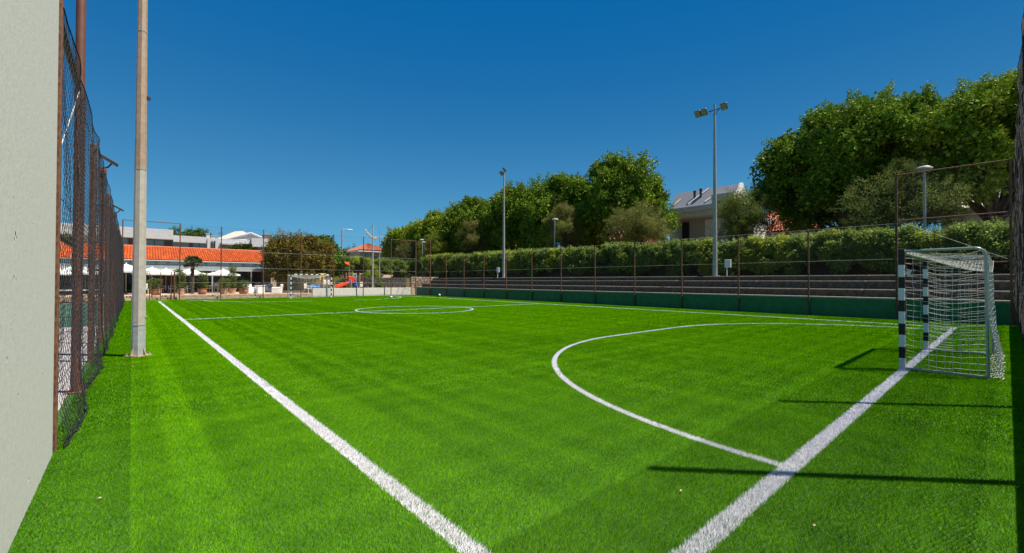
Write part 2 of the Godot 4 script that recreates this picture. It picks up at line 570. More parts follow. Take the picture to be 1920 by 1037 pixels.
func build_left():
	# concrete wall with chipped pits
	var w := CSGBox3D.new()
	w.name = numbered("concrete_wall")
	w.size = Vector3(0.32, 4.6, 5.75)
	w.position = Vector3(-0.66, 2.3, -2.515)
	w.material = M.wall
	add_child(w)
	tag(w, "tall pale grey concrete wall with small chipped holes beside the net", "wall")
	for p in [[29, 441, .016], [27, 450, .012], [31, 447, .010], [26, 521, .012], [24, 527, .009], [30, 525, .009], [25, 371, .006], [13, 674, .011], [34, 740, .008], [62, 420, .006], [54, 900, .014], [56, 908, .010], [20, 610, .006], [70, 560, .005], [45, 250, .006], [80, 700, .006]]:
		var q := on_x(p[0], p[1], -0.5)
		var s := CSGSphere3D.new()
		s.name = "pit"
		s.radius = p[2]
		s.radial_segments = 9
		s.rings = 6
		s.operation = CSGShape3D.OPERATION_SUBTRACTION
		s.material = M.concrete_light
		s.scale = Vector3(1.0, 1.5, 1.0)
		w.add_child(s, true)
		s.position = q - w.position
	# net fence
	var f := thing("net_fence", "tall rusty post fence hung with sagging black netting beside the concrete wall", "fence", Vector3(-0.56, 0, -5.5))
	var pm := post_box(4.0, 0.09).mesh(M.rust)
	for k in 13:
		if k == 1: continue
		var z := -0.02 if k == 0 else -2.55 - (k - 1) * 3.03
		add_post(f, pm, Vector3(0.03 if k == 0 else 0.0, 0, z))
	for rz in [-8.6, -17.7]:
		var hd := MB.new()
		hd.bevel(Vector3(0, 4.08, rz), Vector3(0.15, 0.16, 0.15), 0.01)
		part("post_cap", hd, M.rust, f)
	var r := MB.new()
	r.tube(Vector3(0, 4.03, 0.0), Vector3(0, 4.03, -2.6), 0.03, 0.03, 10)
	part("top_rail", r, M.olive, f)
	var r2 := MB.new()
	r2.tube(Vector3(-0.02, 1.95, 0.0), Vector3(-0.02, 1.95, -2.55), 0.032, 0.032, 10)
	part("middle_rail", r2, M.olive, f)
	for h in [0.42, 0.85, 1.25, 2.35, 4.0]:
		var wr := MB.new()
		wr.cord(PackedVector3Array([Vector3(-0.01, h, 0.0), Vector3(-0.01, h, -36.4)]), 0.004)
		part("wire", wr, M.net_black, f)
	var br := MB.new()
	br.cord(PackedVector3Array([Vector3(0.02, 2.5, -0.1), Vector3(0.02, 4.0, -2.5)]), 0.006)
	part("brace_rope", br, M.net_white, f)
	var nz := FastNoiseLite.new()
	nz.seed = 5
	nz.frequency = 0.45
	var hang := func(s: float, t: float) -> Vector3:
		var bay := fposmod(s + 0.45, 3.03) / 3.03
		var swing := sin(bay * PI)
		var low := 1.0 - clampf(t / 1.2, 0.0, 1.0)
		var x := 0.066 + 0.03 * swing + nz.get_noise_2d(s * 1.3, t * 0.8) * 0.035 * (0.3 + swing) + low * low * (0.02 + 0.05 * swing) + maxf(0.0, nz.get_noise_2d(s * 2.0, 40.0)) * low * 0.12
		var y := t - 0.10 * swing * (t / 3.9) + nz.get_noise_2d(s * 1.1 + 30.0, t * 0.5) * 0.07
		return Vector3(maxf(x, 0.058), maxf(y, 0.012), -s)
	var nt := MB.new()
	diamonds(nt, 36.3, 3.98, 0.115, 0.0023, hang, 0.16)
	for e in [0.0, 3.98]:
		var pts := PackedVector3Array()
		for k in 240: pts.append(hang.call(k * 36.3 / 239.0, e))
		nt.cord(pts, 0.007)
	for lap in 3:                                       # bunched hem lying along the ground
		var pts2 := PackedVector3Array()
		for k in 300:
			var p: Vector3 = hang.call(k * 36.3 / 299.0, 0.03 + 0.03 * lap)
			pts2.append(p + Vector3(0.02 * sin(k * 1.7 + lap * 2.0), 0.012 * (1.0 + sin(k * 2.3 + lap)), 0))
		nt.cord(pts2, 0.004)
	part("netting", nt, M.net_black, f)
	# tall mast standing in the fence
	var mast := MB.new()
	mast.tube(Vector3(0, 0, 0), Vector3(0, 8.5, 0), 0.052, 0.05, 14)
	mast.bevel(Vector3(0, 0.01, 0), Vector3(0.2, 0.02, 0.2), 0.004)
	solo("steel_mast", mast, M.rust_pole, "tall round red-brown steel mast rising above the net fence", "mast").position = Vector3(-0.555, 0, -8.2)
	# floodlights clamped on two fence posts
	for p in [Vector3(-0.56, 4.16, -14.1), Vector3(-0.56, 4.16, -23.2)]:
		var fl := thing("small_floodlight", "small dark floodlight on a rusty fence post, tilted " + ("beside the nearer bay of netting" if p.z > -20 else "farther down the netting by the restaurant"), "floodlight", p, 0.0, "floodlights on the net fence")
		var b := MB.new()
		b.tube(Vector3(0, 0, 0), Vector3(0.10, 0.03, 0), 0.018, 0.018, 8)
		b.tube(Vector3(0.10, 0.03, 0), Vector3(0.16, 0.13, 0), 0.016, 0.016, 8)
		part("bracket", b, M.lamp_dark, fl)
		var hd := MB.new()
		hd.bevel(Vector3.ZERO, Vector3(0.40, 0.045, 0.26), 0.008)
		var ho := part("lamp_head", hd, M.lamp_dark, fl)
		ho.position = Vector3(0.10, 0.21, 0)
		ho.rotation.z = -0.55
	# octagonal lighting column
	var base := on_y(259, 668, 0.0)
	var col := thing("lighting_column", "tapering octagonal galvanised column on a bolted base plate in the turf", "column", base)
	var sec := [[0.03, 0.62, M.galv], [0.62, 3.7, M.galv_mid], [3.7, 6.45, M.galv_tan], [6.45, 10.4, M.galv_tan]]
	for s in sec:
		var mb := MB.new()
		var r0 := lerpf(0.112, 0.060, s[0] / 10.0)
		var r1 := lerpf(0.112, 0.060, s[1] / 10.0)
		mb.tube(Vector3(0, s[0], 0), Vector3(0, s[1], 0), r0, r1, 8, true, true)
		var o := part("shaft_section", mb, s[2], col)
		o.rotation.y = 0.32
		if s[1] < 10.0:
			var rg := MB.new()
			rg.tube(Vector3(0, s[1] - 0.012, 0), Vector3(0, s[1] + 0.012, 0), r1 + 0.005, r1 + 0.005, 8, true, true)
			var ro := part("joint_ring", rg, M.galv_dull, col)
			ro.rotation.y = 0.32
	var pl := MB.new()
	pl.bevel(Vector3(0, 0.014, 0), Vector3(0.31, 0.028, 0.31), 0.004)
	var po := part("base_plate", pl, M.galv_tan, col)
	po.rotation.y = 0.75
	for k in 4:
		var gs := MB.new()
		var a := Vector3(0.105, 0.028, 0)
		for sg in [-1.0, 1.0]:
			var q := Vector3(0, 0, 0.006 * sg)
			if sg > 0: gs.tri(a + q, Vector3(0.17, 0.028, 0) + q, Vector3(0.10, 0.2, 0) + q)
			else: gs.tri(a + q, Vector3(0.10, 0.2, 0) + q, Vector3(0.17, 0.028, 0) + q)
		gs._oq(a, Vector3(0.17, .028, .006), Vector3(0.17, .028, -.006), Vector3(0.10, .2, -.006), Vector3(0.10, .2, .006))
		var go := part("gusset", gs, M.galv_tan, col)
		go.rotation.y = 0.75 + k * PI / 2
	for k in 4:
		var bt := MB.new()
		bt.tube(Vector3(0.12, 0.028, 0.12), Vector3(0.12, 0.06, 0.12), 0.014, 0.014, 6)
		var bo := part("bolt", bt, M.galv_dull, col)
		bo.rotation.y = 0.75 + k * PI / 2
	var cl := MB.new()
	cl.box(on_y(268, 595, 0.0) * 0 + Vector3(0.11, 0.78, 0.02), Vector3(0.03, 0.02, 0.03))
	part("hatch_screw", cl, M.galv, col)
	var sp := MB.new()
	sp.bevel(Vector3(0.11, 5.15, 0.0), Vector3(0.06, 0.07, 0.05), 0.006)
	part("bracket", sp, M.lamp_dark, col)
	# the court behind the net
	var pav := MB.new()
	pav.quad(Vector3(-14, 0.006, 3), Vector3(-0.62, 0.006, 3), Vector3(-0.62, 0.006, -19.6), Vector3(-14, 0.006, -19.6))
	solo("grey_pavement", pav, M.paving_grey, "pale grey pavement behind the black netting", "pavement", "", "structure")
	var ct := MB.new()
	ct.quad(Vector3(-14, 0.01, -19.6), Vector3(-0.62, 0.01, -19.6), Vector3(-0.62, 0.01, -38.5), Vector3(-14, 0.01, -38.5))
	solo("green_court", ct, M.court, "dull green hard court seen through the black netting", "court", "", "structure")
	var tn := thing("tennis_net", "low sports net with white tape across the green court", "net", Vector3(-4.2, 0.01, -31))
	for sx in [-1.0, 1.0]:
		var tp := MB.new()
		tp.tube(Vector3(3.2 * sx, 0, 0), Vector3(3.2 * sx, 1.05, 0), 0.04, 0.04, 10)
		part("post", tp, M.lamp_grey, tn)
	var tt := MB.new()
	tt.box(Vector3(0, 0.98, 0), Vector3(6.4, 0.07, 0.01))
	part("tape", tt, M.plastic, tn)
	var tm := MB.new()
	diamonds(tm, 6.3, 0.9, 0.08, 0.002, func(s, t): return Vector3(s - 3.15, 0.04 + t, 0), 2.0)
	part("mesh", tm, M.net_black, tn)

func build_side_fence():
	var f := thing("chain_link_fence", "rusty chain link fence on posts along the green boards and concrete steps", "fence", Vector3(23.2, 0, 0.1))
	var lo := post_box(3.92, 0.06).mesh(M.rust)
	var hi := post_box(5.88, 0.075).mesh(M.rust)
	for k in 15:
		var z := -k * 3.035
		add_post(f, hi if k in [0, 1, 13, 14] else lo, Vector3(0, 0, z))
	for seg in [[0.0, -3.035], [-39.455, -42.49]]:
		for h in [5.84, 4.0]:
			var r := MB.new()
			r.tube(Vector3(0, h, seg[0]), Vector3(0, h, seg[1]), 0.024, 0.024, 8)
			part("rail", r, M.rust, f)
		var w := MB.new()
		w.cord(PackedVector3Array([Vector3(-0.02, 2.3, seg[0]), Vector3(-0.02, 4.0, seg[1])]), 0.006)
		part("brace_wire", w, M.wire_grey, f)
	var lr := MB.new()
	lr.tube(Vector3(0, 2.25, 0), Vector3(0, 2.25, -3.035), 0.02, 0.02, 8)
	part("rail", lr, M.rust, f)
	for h in [2.45, 3.88]:
		var w := MB.new()
		w.cord(PackedVector3Array([Vector3(-0.035, h, 0), Vector3(-0.035, h, -42.49)]), 0.0055)
		part("wire", w, M.wire_grey, f)
	var nt := MB.new()
	diamonds(nt, 42.49, 3.02, 0.10, 0.0009, func(s, t): return Vector3(-0.04, 0.88 + t, -s), 9.0)
	for z0 in [0.0, 39.455]:
		diamonds(nt, 3.035, 1.9, 0.10, 0.001, func(s, t): return Vector3(-0.04, 3.92 + t, -s - z0), 9.0)
	part("chain_link", nt, M.wire, f)
	# green boards
	var b := thing("board_wall", "dark green painted board wall along the foot of the concrete steps", "barrier", Vector3(23.3, 0, 0.1))
	for k in 14:
		var m := MB.new()
		m.bevel(Vector3(0, 0.41, -k * 3.035 - 1.5175), Vector3(0.05, 0.82, 3.02), 0.005)
		var pn := part("panel", m, M.board if k < 11 else M.board_pale, b)
		if k >= 11: pn.set_meta("label", "paler greyish green board panel")
	# corner continuation, where the boards turn lighter beside the stone
	var cap := MB.new()
	for k in 10:
		cap.bevel(Vector3(0.09, 0.85, -k * 4.25 - 2.12), Vector3(0.26, 0.05, 4.235), 0.008)
	part("coping", cap, M.concrete_light, b)
	# back board wall and net behind the near goal
	var b2 := thing("board_wall", "green board wall under the black back net behind the striped goal", "barrier", Vector3(23.2, 0, 0.36))
	for k in 9:
		var m := MB.new()
		m.bevel(Vector3(-k * 3.0 - 1.5, 0.41, 0), Vector3(2.985, 0.82, 0.05), 0.005)
		part("panel", m, M.board, b2)
	var f2 := thing("net_fence", "rusty post fence hung with black netting behind the striped goal", "fence", Vector3(23.2, 0, 0.27))
	var hp := post_box(5.68, 0.075).mesh(M.rust)
	for k in 9:
		if k == 0: continue
		add_post(f2, hp, Vector3(-k * 3.0, 0, 0))
	var tr := MB.new()
	tr.cord(PackedVector3Array([Vector3(0, 5.6, -0.05), Vector3(-24.0, 5.6, -0.05)]), 0.004)
	part("top_wire", tr, M.wire, f2)
	var nb := MB.new()
	var nz := FastNoiseLite.new()
	nz.seed = 9
	nz.frequency = 0.4
	diamonds(nb, 23.6, 4.75, 0.085, 0.0024, func(s, t): return Vector3(-s, 0.84 + t - 0.08 * sin(fposmod(s, 3.0) / 3.0 * PI), -0.07 - 0.05 * sin(fposmod(s, 3.0) / 3.0 * PI) * (1.0 - t / 6.0) - maxf(0.0, nz.get_noise_2d(s, t)) * 0.08), 0.3)
	part("netting", nb, M.net_black, f2)

func build_terrace():
	var t := thing("concrete_terrace", "weathered concrete seating steps behind the green boards", "steps", Vector3(23.45, 0, 0.6))
	var xs := [0.62, 1.38, 2.14]
	var hs := [1.21, 1.585, 1.85]
	var y0 := 0.83
	var rng := RandomNumberGenerator.new()
	rng.seed = 4
	for r in 3:
		for k in 10:
			var len := 4.515
			var c := -2.53 - 4.53 * k
			if k == 9:
				len = 2.2 - 0.7 * r
				c = -4.53 * 9 - 0.27 - len * 0.5
			var m := MB.new()
			m.bevel(Vector3(0.40, (hs[r] + y0) * 0.5 - 0.03, 0), Vector3(0.80, hs[r] - y0 - 0.06, len), 0.012)
			var o := part("step_slab", m, M.concrete, t)
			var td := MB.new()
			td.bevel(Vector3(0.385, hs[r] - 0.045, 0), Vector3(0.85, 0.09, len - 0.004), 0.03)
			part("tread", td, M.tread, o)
			o.position = Vector3(xs[r] + rng.randf_range(-0.012, 0.012), rng.randf_range(-0.006, 0.006), c)
		y0 = hs[r] - 0.02
	var under := MB.new()
	under.span(Vector3(-0.05, 0.0, 0.5), Vector3(0.66, 0.815, -43.0))
	part("foot", under, M.concrete, t)
	var un2 := MB.new()
	un2.span(Vector3(0.7, 0.0, 0.5), Vector3(3.2, 0.9, -42.7))
	part("foundation", un2, M.concrete, t)
	# raised bank
	var bk := MB.new()
	bk.span(Vector3(25.9, -0.2, 60), Vector3(160, 1.86, -150))
	solo("raised_bank", bk, M.earth, "raised bare bank above the concrete steps", "ground", "", "structure")
# ------------------------------------------------------------------ goals
func build_goals():
	var W := 3.31
	var g := thing("handball_goal", "black and white striped goal with white net on the goal line by the back net", "goal", Vector3(11.645, 0, -1.2))
	for sx in [-1.0, 1.0]:
		var po := MB.new()
		po.bevel(Vector3(sx * W * 0.5, 1.035, 0), Vector3(0.078, 2.07, 0.078), 0.006)
		var pn := part("post", po, M.stripe_white, g)
		for k in 5:
			var y0 := 0.2 + 0.4 * k
			var hh := 0.2 if k < 4 else 0.282
			var st := MB.new()
			st.bevel(Vector3(sx * W * 0.5, y0 + hh * 0.5 - (0.0 if k < 4 else 0.0), 0), Vector3(0.082, hh, 0.082), 0.006)
			part("black_band", st, M.stripe_black, pn)
	var cb := MB.new()
	cb.bevel(Vector3(0, 2.04, 0), Vector3(W - 0.08, 0.078, 0.078), 0.006)
	var cn := part("crossbar", cb, M.stripe_white, g)
	var nb := 8
	for k in nb:
		var w := (W - 0.08) / (2 * nb - 1)
		var st := MB.new()
		st.bevel(Vector3(-(W - 0.08) * 0.5 + w * (2 * k + 0.5), 2.04, 0), Vector3(w, 0.082, 0.082), 0.006)
		part("black_band", st, M.stripe_black, cn)
	for sx in [-1.0, 1.0]:
		var x: float = sx * (W * 0.5 - 0.0)
		var fr := MB.new()
		var pts: Array = [Vector3(x, 2.04, 0.03), Vector3(x, 2.05, 0.86)]
		for k in 5:
			var a := (k + 1) * PI / 2 / 6.0
			pts.append(Vector3(x, 2.05 - 0.12 + 0.12 * cos(a), 0.86 + 0.12 * sin(a)))
		pts.append(Vector3(x, 1.9, 0.985))
		pts.append(Vector3(x, 0.02, 1.0))
		fr.path(pts, 0.021, 10)
		part("back_frame", fr, M.goal_tube, g)
		var gb := MB.new()
		gb.bevel(Vector3(x, 0.035, 0.52), Vector3(0.04, 0.04, 0.96), 0.005)
		part("ground_bar", gb, M.goal_tube, g)
		var hk := MB.new()
		for k in 14:
			hk.tube(Vector3(x * 0.985, 0.12 + k * 0.137, 0.045), Vector3(x * 0.985, 0.12 + k * 0.137, 0.075), 0.012, 0.006, 6)
		part("net_hooks", hk, M.stripe_black, g)
	var tg := MB.new()
	tg.box(Vector3(0, 0, 0), Vector3(0.004, 0.09, 0.06))
	var tgo := part("paper_tag", tg, M.sign, g)
	tgo.position = Vector3(-W * 0.5 + 0.03, 1.68, 0.09)
	tgo.rotation.x = 0.35
	# net
	var nz := FastNoiseLite.new()
	nz.seed = 3
	nz.frequency = 0.8
	var nt := MB.new()
	var r := 0.0032
	for sx in [-1.0, 1.0]:
		var side := func(s: float, t: float) -> Vector3:   # s depth 0..1, t height 0..1
			var dep := lerpf(0.05, 0.985, s)
			var y := lerpf(0.04, 2.02, t) - 0.09 * sin(s * PI) * (0.4 + 0.6 * t) + nz.get_noise_2d(s * 3.0 + sx * 9.0, t * 4.0) * 0.03
			return Vector3(sx * (W * 0.5 - 0.02) - sx * (0.06 * sin(s * PI) * sin(t * PI) + 0.02 * nz.get_noise_2d(s * 4.0, t * 5.0 + 8.0)), maxf(y, 0.03), dep + 0.02 * nz.get_noise_2d(t * 6.0, s * 3.0))
		for k in 21:
			var p := PackedVector3Array()
			for q in 11: p.append(side.call(q / 10.0, k / 20.0))
			nt.cord(p, r)
		for k in 11:
			var p := PackedVector3Array()
			for q in 21: p.append(side.call(k / 10.0, q / 20.0))
			nt.cord(p, r)
	var back := func(s: float, t: float) -> Vector3:       # s along the width, t height
		var y := lerpf(0.02, 1.93, t) - 0.03 * sin(s * PI)
		var out := 1.0 + 0.012 + 0.13 * pow(1.0 - t, 3.0) + 0.008 * sin(s * 40.0) * (1.0 - t) + 0.03 * nz.get_noise_2d(s * 12.0, t * 4.0)
		return Vector3(lerpf(-W * 0.5, W * 0.5, s), y, out - 0.04 * sin(s * PI) * t)
	for k in 22:
		var p := PackedVector3Array()
		for q in 35: p.append(back.call(q / 34.0, k / 21.0))
		nt.cord(p, r)
	for k in 35:
		var p := PackedVector3Array()
		for q in 21: p.append(back.call(k / 34.0, q / 20.0))
		nt.cord(p, r)
	for k in 6:                                            # gathered hem on the turf
		var p := PackedVector3Array()
		for q in 60: p.append(back.call(q / 59.0, 0.0) + Vector3(0, 0.012 + 0.012 * absf(sin(q * 0.9 + k)), -0.03 * k + 0.012 * sin(q * 1.1 + k * 2.0)))
		nt.cord(p, r)
	part("net", nt, M.net_white, g)
	var rn := MB.new()
	var roof := func(s: float, t: float) -> Vector3:
		return Vector3(lerpf(-W * 0.5, W * 0.5, s), 2.02 - (0.07 + 0.22 * sin(s * PI)) * t * (1.0 + 0.3 * sin(t * PI)) - 0.03 * sin(s * PI), lerpf(0.05, 1.02, t))
	for k in 21:
		var p := PackedVector3Array()
		for q in 35: p.append(roof.call(q / 34.0, k / 20.0))
		rn.cord(p, r)
	for k in 35:
		var p := PackedVector3Array()
		for q in 11: p.append(roof.call(k / 34.0, q / 10.0))
		rn.cord(p, r)
	part("roof_net", rn, M.net_white, g)
	copy(g, "black and white striped goal in front of the restaurant terrace fence", Vector3(11.66, 0, -39.56), PI)

# ------------------------------------------------------------------ lamps and signs on the bank
func build_lamps():
	var f := thing("floodlight_pole", "tall galvanised pole with three floodlights above the concrete steps beside the pale house", "floodlight pole", Vector3(26.15, 1.86, -11.48))
	var p := MB.new()
	p.tube(Vector3(0, 0, 0), Vector3(0, 10.3, 0), 0.135, 0.062, 12)
	part("shaft", p, M.galv_dull, f)
	var bp := MB.new()
	bp.bevel(Vector3(0, 0.012, 0), Vector3(0.42, 0.024, 0.42), 0.004)
	part("base_plate", bp, M.concrete_light, f)
	var a := MB.new()
	a.tube(Vector3(0, 9.95, 0.36), Vector3(0, 9.95, -0.36), 0.028, 0.028, 8)
	for s in [-1.0, 1.0]:
		a.tube(Vector3(0, 9.6, 0), Vector3(0, 9.93, 0.26 * s), 0.018, 0.018, 6)
	part("crossarm", a, M.lamp_dark, f)
	for z in [-0.98, -0.60, 0.58]:
		var h := Node3D.new()
		h.name = "floodlight_head"
		f.add_child(h, true)
		h.position = Vector3(-0.08, 9.97, z)
		h.rotation.z = 0.75
		var b := MB.new()
		b.bevel(Vector3.ZERO, Vector3(0.10, 0.42, 0.36), 0.012)
		part("housing", b, M.lamp_dark, h)
		for k in 3:
			var l := MB.new()
			l.box(Vector3(-0.053, -0.13 + 0.13 * k, 0), Vector3(0.006, 0.10, 0.31))
			part("lens", l, M.lamp_glass, h)
	var c := copy(f, "tall galvanised pole with three floodlights above the far part of the steps", Vector3(26.15, 1.86, -31.05), -0.5)
	# cabinets on thin stands
	for q in [[1363, "grey cabinet on a thin stand beside the floodlight pole near the pale house"], [933, "grey cabinet on a thin stand beside the far floodlight pole"]]:
		var at := on_x(q[0], 516, 26.1)
		var s := thing("meter_box", q[1], "cabinet", Vector3(26.1, 1.86, at.z), 0.0, "cabinets by the floodlight poles")
		var st := MB.new()
		st.tube(Vector3.ZERO, Vector3(0, 0.5, 0), 0.035, 0.035, 8)
		part("stand", st, M.sign, s)
		var bx := MB.new()
		bx.bevel(Vector3(0, 0.72, 0.06), Vector3(0.12, 0.46, 0.34), 0.012)
		part("box", bx, M.sign, s)
	# dome lamps among the trees
	var dl := [[1733, 312, 29.6, "grey dome lamp rising from the hedge under the spreading tree", 1], [1040, 411, 30.5, "grey dome lamp over the hedge in front of the olive tree", 0], [1067, 415, 34.0, "grey dome lamp deeper among the trees behind the olive tree", 0], [792, 449, 30.5, "grey twin dome lamp above the far end of the hedge", 2]]
	for d in dl:
		var top := on_x(d[0], d[1], d[2])
		var l := thing("dome_lamp", d[3], "lamp", Vector3(top.x, 1.86, top.z), 0.0, "dome lamps along the hedge")
		var h: float = top.y - 1.86
		var st := MB.new()
		st.tube(Vector3.ZERO, Vector3(0, h - 0.12, 0), 0.065, 0.055, 10)
		part("pole", st, M.lamp_grey, l)
		var offs: Array = [Vector3.ZERO] if d[4] == 1 else [Vector3(-0.3, 0, 0.35)]
		if d[4] == 2: offs.append(Vector3(0.35, -0.25, -0.35))
		for o in offs:
			var hd := MB.new()
			hd.lathe(Vector3(o.x, h - 0.22 + o.y, o.z), [[0.0, 0.02], [0.27, 0.04], [0.33, 0.08], [0.31, 0.14], [0.2, 0.22], [0.0, 0.25]], 16)
			part("lamp_head", hd, M.lamp_grey, l)
			if o != Vector3.ZERO:
				var ar := MB.new()
				ar.tube(Vector3(0, h - 0.14 + o.y * 0.8, 0), Vector3(o.x, h - 0.1 + o.y, o.z), 0.03, 0.03, 8)
				part("arm", ar, M.lamp_grey, l)
	# balls
	var bp1 := on_x(824, 554.6, 22.9)
	var b1 := MB.new()
	b1.ball(Vector3.ZERO, 0.11, 16, 10)
	solo("ball", b1, M.ball, "white ball lying at the foot of the green boards", "ball").position = Vector3(22.9, 0.13, bp1.z)
	var b2 := MB.new()
	b2.ball(Vector3.ZERO, 0.10, 16, 10)
	var bp2 := on_y(733.6, 557.6, 0.1)
	solo("ball", b2, M.ball, "white ball lying on the turf near the far goal area", "ball").position = Vector3(bp2.x, 0.12, bp2.z)
	var rng := RandomNumberGenerator.new()
	rng.seed = 12
	for q in [[1277, 920, "dry tan leaf on the turf inside the goal area curve"], [1527, 985, "dry tan leaf on the turf outside the goal line"], [248, 688, "pale scrap on the turf in front of the octagonal column"], [187, 934, "pale dry leaf on the turf near the concrete wall"], [232, 683, "tiny pale scrap on the turf beside the column base"]]:
		var at := on_y(q[0], q[1], 0.026)
		var lf := MB.new()
		var s := 0.012
		lf.quad(Vector3(-s, 0, 0), Vector3(0, 0.004, s * 0.7), Vector3(s * 1.2, 0.001, 0), Vector3(0, 0.006, -s * 0.7))
		lf.quad(Vector3(0, 0.005, -s * 0.7), Vector3(s * 1.2, 0.0, 0), Vector3(0, 0.003, s * 0.7), Vector3(-s, -0.001, 0))
		solo("dry_leaf", lf, M.pot_pale, q[2], "leaf").position = at

# ------------------------------------------------------------------ foliage
func sprig(seed_: int, count: int, ln: float, wd: float, rad: float, mt: Material, a: Color, b: Color, flatness := 1.0) -> ArrayMesh:
	var rng := RandomNumberGenerator.new()
	rng.seed = seed_
	var f := Fibre.new()
	for k in count:
		var d := Vector3(rng.randf_range(-1, 1), rng.randf_range(-1, 1) * flatness, rng.randf_range(-1, 1)).normalized()
		var p := d * rad * pow(rng.randf(), 0.5)
		var ax := (d + Vector3(rng.randf_range(-1, 1), rng.randf_range(-0.9, 0.5), rng.randf_range(-1, 1)) * 0.9).normalized()
		var up := (Vector3(rng.randf_range(-1, 1), 1.1, rng.randf_range(-1, 1)) * 0.8).normalized()
		var sd := ax.cross(up).normalized()
		up = sd.cross(ax)
		var l := ln * rng.randf_range(0.7, 1.25)
		var w := wd * rng.randf_range(0.75, 1.2)
		var col := a.lerp(b, rng.randf()) * rng.randf_range(0.65, 1.4)
		var e0 := p
		var e1 := p + ax * l * 0.45 + sd * w * 0.5 + up * w * 0.12
		var e2 := p + ax * l - up * l * 0.12
		var e3 := p + ax * l * 0.45 - sd * w * 0.5 + up * w * 0.12
		for t in [e0, e1, e2, e0, e2, e3]:
			f.v.append(t)
			f.c.append(col)
	return f.mesh(mt)
func crown(parent: Node3D, mesh: ArrayMesh, xf: Array, cols: Array, called := "crown"):
	var mm := MultiMesh.new()
	mm.transform_format = MultiMesh.TRANSFORM_3D
	mm.use_colors = true
	mm.mesh = mesh
	mm.instance_count = xf.size()
	for k in xf.size():
		mm.set_instance_transform(k, xf[k])
		mm.set_instance_color(k, cols[k])
	var o := MultiMeshInstance3D.new()
	o.name = called
	o.multimesh = mm
	o.set_meta("kind", "stuff")
	parent.add_child(o, true)
func rand_basis(rng: RandomNumberGenerator, s: float) -> Basis:
	return Basis(Vector3.UP, rng.randf() * TAU).rotated(Vector3.RIGHT, rng.randf_range(-0.5, 0.5)).rotated(Vector3.BACK, rng.randf_range(-0.5, 0.5)).scaled(Vector3.ONE * s)
func limb(mb: MB, a: Vector3, b: Vector3, r0: float, r1: float, rng: RandomNumberGenerator, bend := 0.12):
	var m1 := a.lerp(b, 0.35) + Vector3(rng.randf_range(-1, 1), rng.randf_range(0, 1), rng.randf_range(-1, 1)) * (b - a).length() * bend
	var m2 := a.lerp(b, 0.7) + Vector3(rng.randf_range(-1, 1), rng.randf_range(0, 1), rng.randf_range(-1, 1)) * (b - a).length() * bend
	mb.tube(a, m1, r0, lerpf(r0, r1, 0.35), 7, false)
	mb.tube(m1, m2, lerpf(r0, r1, 0.35), lerpf(r0, r1, 0.7), 7, false)
	mb.tube(m2, b, lerpf(r0, r1, 0.7), r1, 7, true)
func tree(called: String, label: String, group: String, at: Vector3, seed_: int, hgt: float, rx: float, rz: float, low: float, trunk: float, lobes: int, per: int, lobe_r: float, mesh: ArrayMesh, sz: float, tint: Color, lean := Vector3.ZERO, gap := 0.0) -> Node3D:
	# crown ellipsoid between low and hgt above the base, filled with leafy lobes on limbs
	var rng := RandomNumberGenerator.new()
	rng.seed = seed_
	var t := thing(called, label, "tree", at, 0.0, group)
	var tb := MB.new()
	var cy := (low + hgt) * 0.5
	var ry := (hgt - low) * 0.5
	var fork := Vector3(lean.x * 0.3, low * 0.85, lean.z * 0.3)
	tb.tube(Vector3(0, -0.15, 0), fork * 0.5 + Vector3(rng.randf_range(-.1, .1), 0, rng.randf_range(-.1, .1)), trunk * 1.25, trunk, 9, false)
	tb.tube(fork * 0.5, fork, trunk, trunk * 0.82, 9, true)
	var xf: Array = []
	var cols: Array = []
	for k in lobes:
		var g := (k + 0.5) / lobes
		var yy := 1.0 - 1.75 * g
		var ph := k * 2.39996 + rng.randf() * 0.7
		var rr := sqrt(maxf(0.0, 1.0 - yy * yy))
		var f := rng.randf_range(0.66, 0.86) if k % 4 != 3 else rng.randf_range(0.15, 0.5)
		var p := Vector3(cos(ph) * rr * rx * f, cy + yy * ry * f, sin(ph) * rr * rz * f) + lean * (0.3 + 0.7 * clampf((yy + 1) * 0.5, 0, 1))
		var lr := lobe_r * rng.randf_range(0.65, 1.25)
		limb(tb, fork, p, trunk * 0.42, 0.025, rng)
		for b in 4:
			limb(tb, fork.lerp(p, rng.randf_range(0.55, 0.95)), p + Vector3(rng.randf_range(-1, 1), rng.randf_range(-0.4, 1), rng.randf_range(-1, 1)).normalized() * lr * 0.8, trunk * 0.10, 0.012, rng, 0.1)
		var tone := rng.randf_range(0.8, 1.2)
		for q in per:
			var d := Vector3(rng.randf_range(-1, 1), rng.randf_range(-0.75, 1), rng.randf_range(-1, 1)).normalized()
			var w := p + d * Vector3(1.12, 0.82, 1.12) * lr * pow(rng.randf(), 0.38) + Vector3(rng.randf_range(-1, 1), rng.randf_range(-1, 1), rng.randf_range(-1, 1)) * 0.18 * lr
			if gap > 0.0 and rng.randf() < gap: continue
			xf.append(Transform3D(rand_basis(rng, sz * rng.randf_range(0.7, 1.3)), w))
			cols.append(Color(tint.r * tone * rng.randf_range(0.85, 1.15), tint.g * tone * rng.randf_range(0.9, 1.1), tint.b * tone))
		# shoots standing out of the outline
		for q in 7:
			var d2 := Vector3(rng.randf_range(-1, 1), rng.randf_range(0.1, 1.2), rng.randf_range(-1, 1)).normalized()
			for e in 4:
				xf.append(Transform3D(rand_basis(rng, sz * (0.7 - 0.09 * e)), p + d2 * lr * (1.0 + 0.17 * e)))
				cols.append(tint * tone * 1.1)
	part("trunk", tb, M.bark, t)
	crown(t, mesh, xf, cols)
	return t
